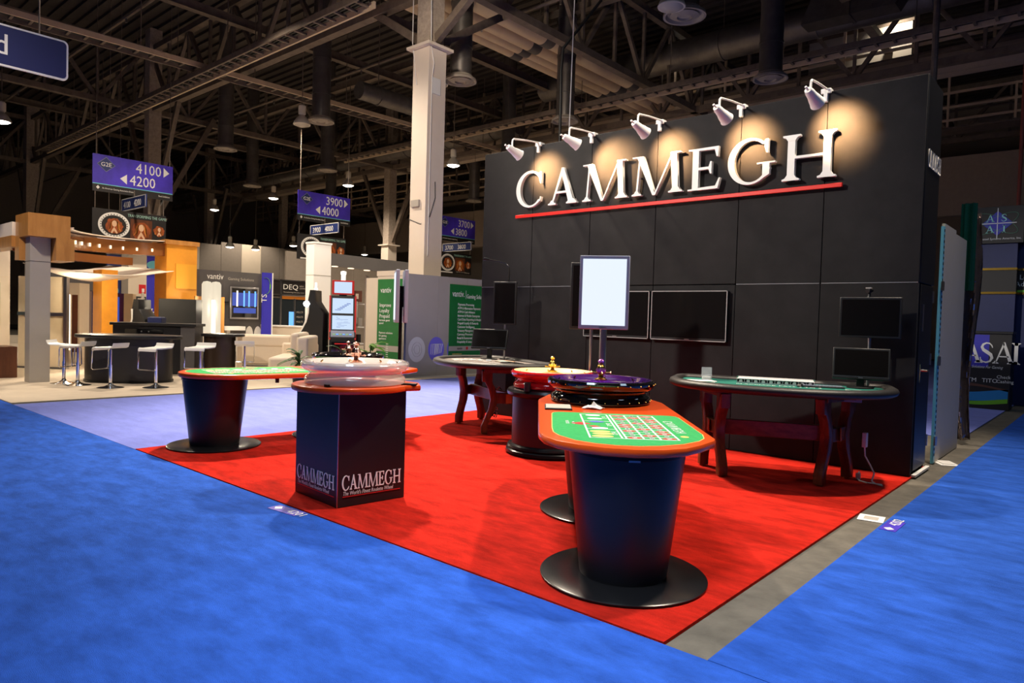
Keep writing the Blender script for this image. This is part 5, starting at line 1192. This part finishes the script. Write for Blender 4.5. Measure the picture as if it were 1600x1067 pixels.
# high bay lamps
def bay(x, y, z, label, on=True):
    t = thing('high_bay_lamp', label, 'lamp', (x, y, z), 0, 'high bay lamps')
    MB().lathe([(.27, 0), (.28, .02), (.24, .12), (.16, .24), (.09, .30), (.09, .34)], 28).build('reflector', mat('lamp_shade', (.55, .50, .42), .4), t)
    MB().lathe([(0, -.07), (.10, -.06), (.19, -.03), (.255, .012), (.255, .03), (0, .03)], 28).build('lens', BULB if on else GREYW, t)
    MB().lathe([(.10, .34), (.12, .36), (.12, .62), (.05, .68), (0, .68)], 18).build('ballast', mat('ballast', (.66, .60, .50), .4), t)
    MB().cyl((0, 0, .68), (0, 0, 13.09-z), .012, n=6).build('suspension_rod', STEEL, t)
for x, y, z, lab in ((-20.3, 19.3, 7.5, 'lit high bay lamp just right of the tall cream column'), (-27.6, 19.5, 7.5, 'lit high bay lamp above the right end of the middle sign'), (-34.2, 19.45, 7.5, 'lit high bay lamp left of the middle hanging sign'), (-41.3, 19.65, 7.5, 'lit high bay lamp over the dark booth wall'), (-28.2, 6.2, 7.5, 'lit high bay lamp at the left edge'),
    (-42, 21.0, 5.44, 'small distant lit lamp left above the far beige wall'), (-42, 22.7, 5.44, 'small distant lit lamp above the middle of the far beige wall'), (-42, 25.4, 5.95, 'small distant lit lamp left of the white pillar'), (-46, 34.2, 6.3, 'small distant lit lamp above the beam of downlights'), (-37.5, 30.3, 7.0, 'small distant lit lamp beside the tall cream column')): bay(x, y, z, lab)
for x, y, z, lab in ((-7.08, 12.64, 7.80, 'unlit bell lamp beside the diffuser at the top right'), (-13.97, 12.64, 7.62, 'unlit bell lamp beside the diffuser right of the tall cream column'), (-20.52, 12.64, 7.62, 'unlit bell lamp beside the diffuser left of the tall cream column')): bay(x, y, z, lab, False)
# fluorescent battens and catwalk behind the wall
for x, y, z, lab in ((-21.2, 26.0, 12.35, 'behind the second spotlight'), (-13.9, 26.0, 11.95, 'behind the middle of the exhibit wall')):
    t = thing('fluorescent_light', 'bright fluorescent batten on the catwalk ' + lab, 'lamp', (x, y-.9, z), 0, 'fluorescent battens'); bx('batten', WHITE, t, -.6, .6, -.08, .08, .03, .09); MB().cyl((-.58, 0, 0), (.58, 0, 0), .04, n=10).build('tube', TUBE, t); MB().cyl((0, 0, .09), (0, 0, 13-z), .02, n=6).build('batten_rod', STEEL, t)
for y, z0, lab in ((25.6, 10.45, 'on the bulkhead behind the exhibit wall'), (31.5, 9.4, 'far behind the tall cream column')):
    t = thing('catwalk_railing', 'beige catwalk railing with posts ' + lab, 'railing', (0, y, z0))
    for z in (.25, .75, 1.3): MB().beam((1, 0, z), (-58, 0, z), .07, .09).build('rail', PIPE, t)
    for k in range(28): MB().beam((1-k*2.15, 0, 0), (1-k*2.15, 0, 2.4 if k % 3 == 0 else 1.35), .08, .08, (1, 0, 0)).build('railing_post', PIPE, t)
    bx('walkway', STEEL, t, -58, 3, .05, 1.1, -.06, .0)
t = thing('lit_wall_patch', 'pale panel added for a lit patch of wall at the top right', 'panel', (-7.0, 26.8, 10.4)); bx('panel_sheet', mat('pale_sheet', (.45, .42, .38), .6), t, -2.2, 1.2, 0, .1, 0, 1.6); bx('panel_frame', STEEL, t, -2.25, 1.25, -.03, .0, 1.6, 1.7)  # sheet standing in for a lit stretch of hall wall
lamp('SPOT', (-6.3, 26.0, 12.1), 160, (1, .85, .65), .1, target=(-6.2, 26.8, 11.4), angle=120)  # added spot that lights this sheet
for k, (pts, r_, m_, lab) in enumerate((([(-9.33, 13.42, 8.85), (-9.95, 12.84, 7.72), (-9.96, 12.80, 7.2), (-9.94, 12.79, 6.62), (-9.9, 12.79, 3.2)], .035, CABLE, 'thick black cable hanging behind the exhibit wall'), ([(-9.55, 12.7, 9.5), (-9.6, 12.7, 5.4)], .012, WCABLE, 'thin pale wire beside the black hanging cable'), ([(-3.52, 18.5, 12), (-3.52, 18.5, 5.5)], .07, STEEL, 'rusty vertical conduit right of the exhibit wall top'), ([(-1.95, 20.0, 12), (-1.95, 20.0, 3.9)], .04, mat('red_conduit', (.28, .05, .03), .5), 'dark red conduit above the diamond header sign'))):
    t = thing('hanging_cable' if k < 2 else 'conduit', lab, 'cable' if k < 2 else 'pipe', pts[0]); MB().tube([V(p)-V(pts[0]) for p in pts], r_, 8).build('cable_line' if k < 2 else 'conduit_tube', m_, t)
for k, (y, z, lab) in enumerate(((8.5, 10.6, 'nearest the camera'), (15.3, 10.3, 'behind the tall cream column'), (23.5, 10.3, 'over the signs'), (33, 10.4, 'near the rear wall'))):
    t = thing('sprinkler_pipe', 'thin sprinkler pipe under the roof ' + lab, 'pipe', (4, y, z), 0, 'sprinkler pipes'); MB().tube([(0, 0, 0), (-64, 0, 0)], .05, 8).build('pipe_tube', STEEL, t)
    mb = MB()
    for q_ in range(20): mb.cyl((-3*q_-1, 0, -.16), (-3*q_-1, 0, 0), .03, n=6)
    tag(mb.build('sprinkler_head', BRUSH, t), kind='stuff')
bw = thing('beige_backdrop', 'tall beige backdrop wall behind the slot machines and the downlight beam', 'wall', (-27, 16.0, 0))
for k in range(5): bx('panel', MATS['hall_wall'], bw, -.1, 0, k*1.75, k*1.75+1.735, 0, 4.1)
# far beige partition lit by its own lamp
fw_ = thing('far_partition', 'tall beige partition lit from above far behind the lounge booth', 'partition', (-46, 19.5, 0))
for k in range(8): bx('panel', MATS['hall_wall'] if k % 3 else CREAM, fw_, -.1, 0, k*1.45, k*1.45+1.43, 0, 6.1 if k > 1 else 5.9)
lamp('SPOT', (-43.5, 24.0, 8.0), 900, (1, .85, .68), .3, target=(-46, 24.0, 3.5), angle=100)
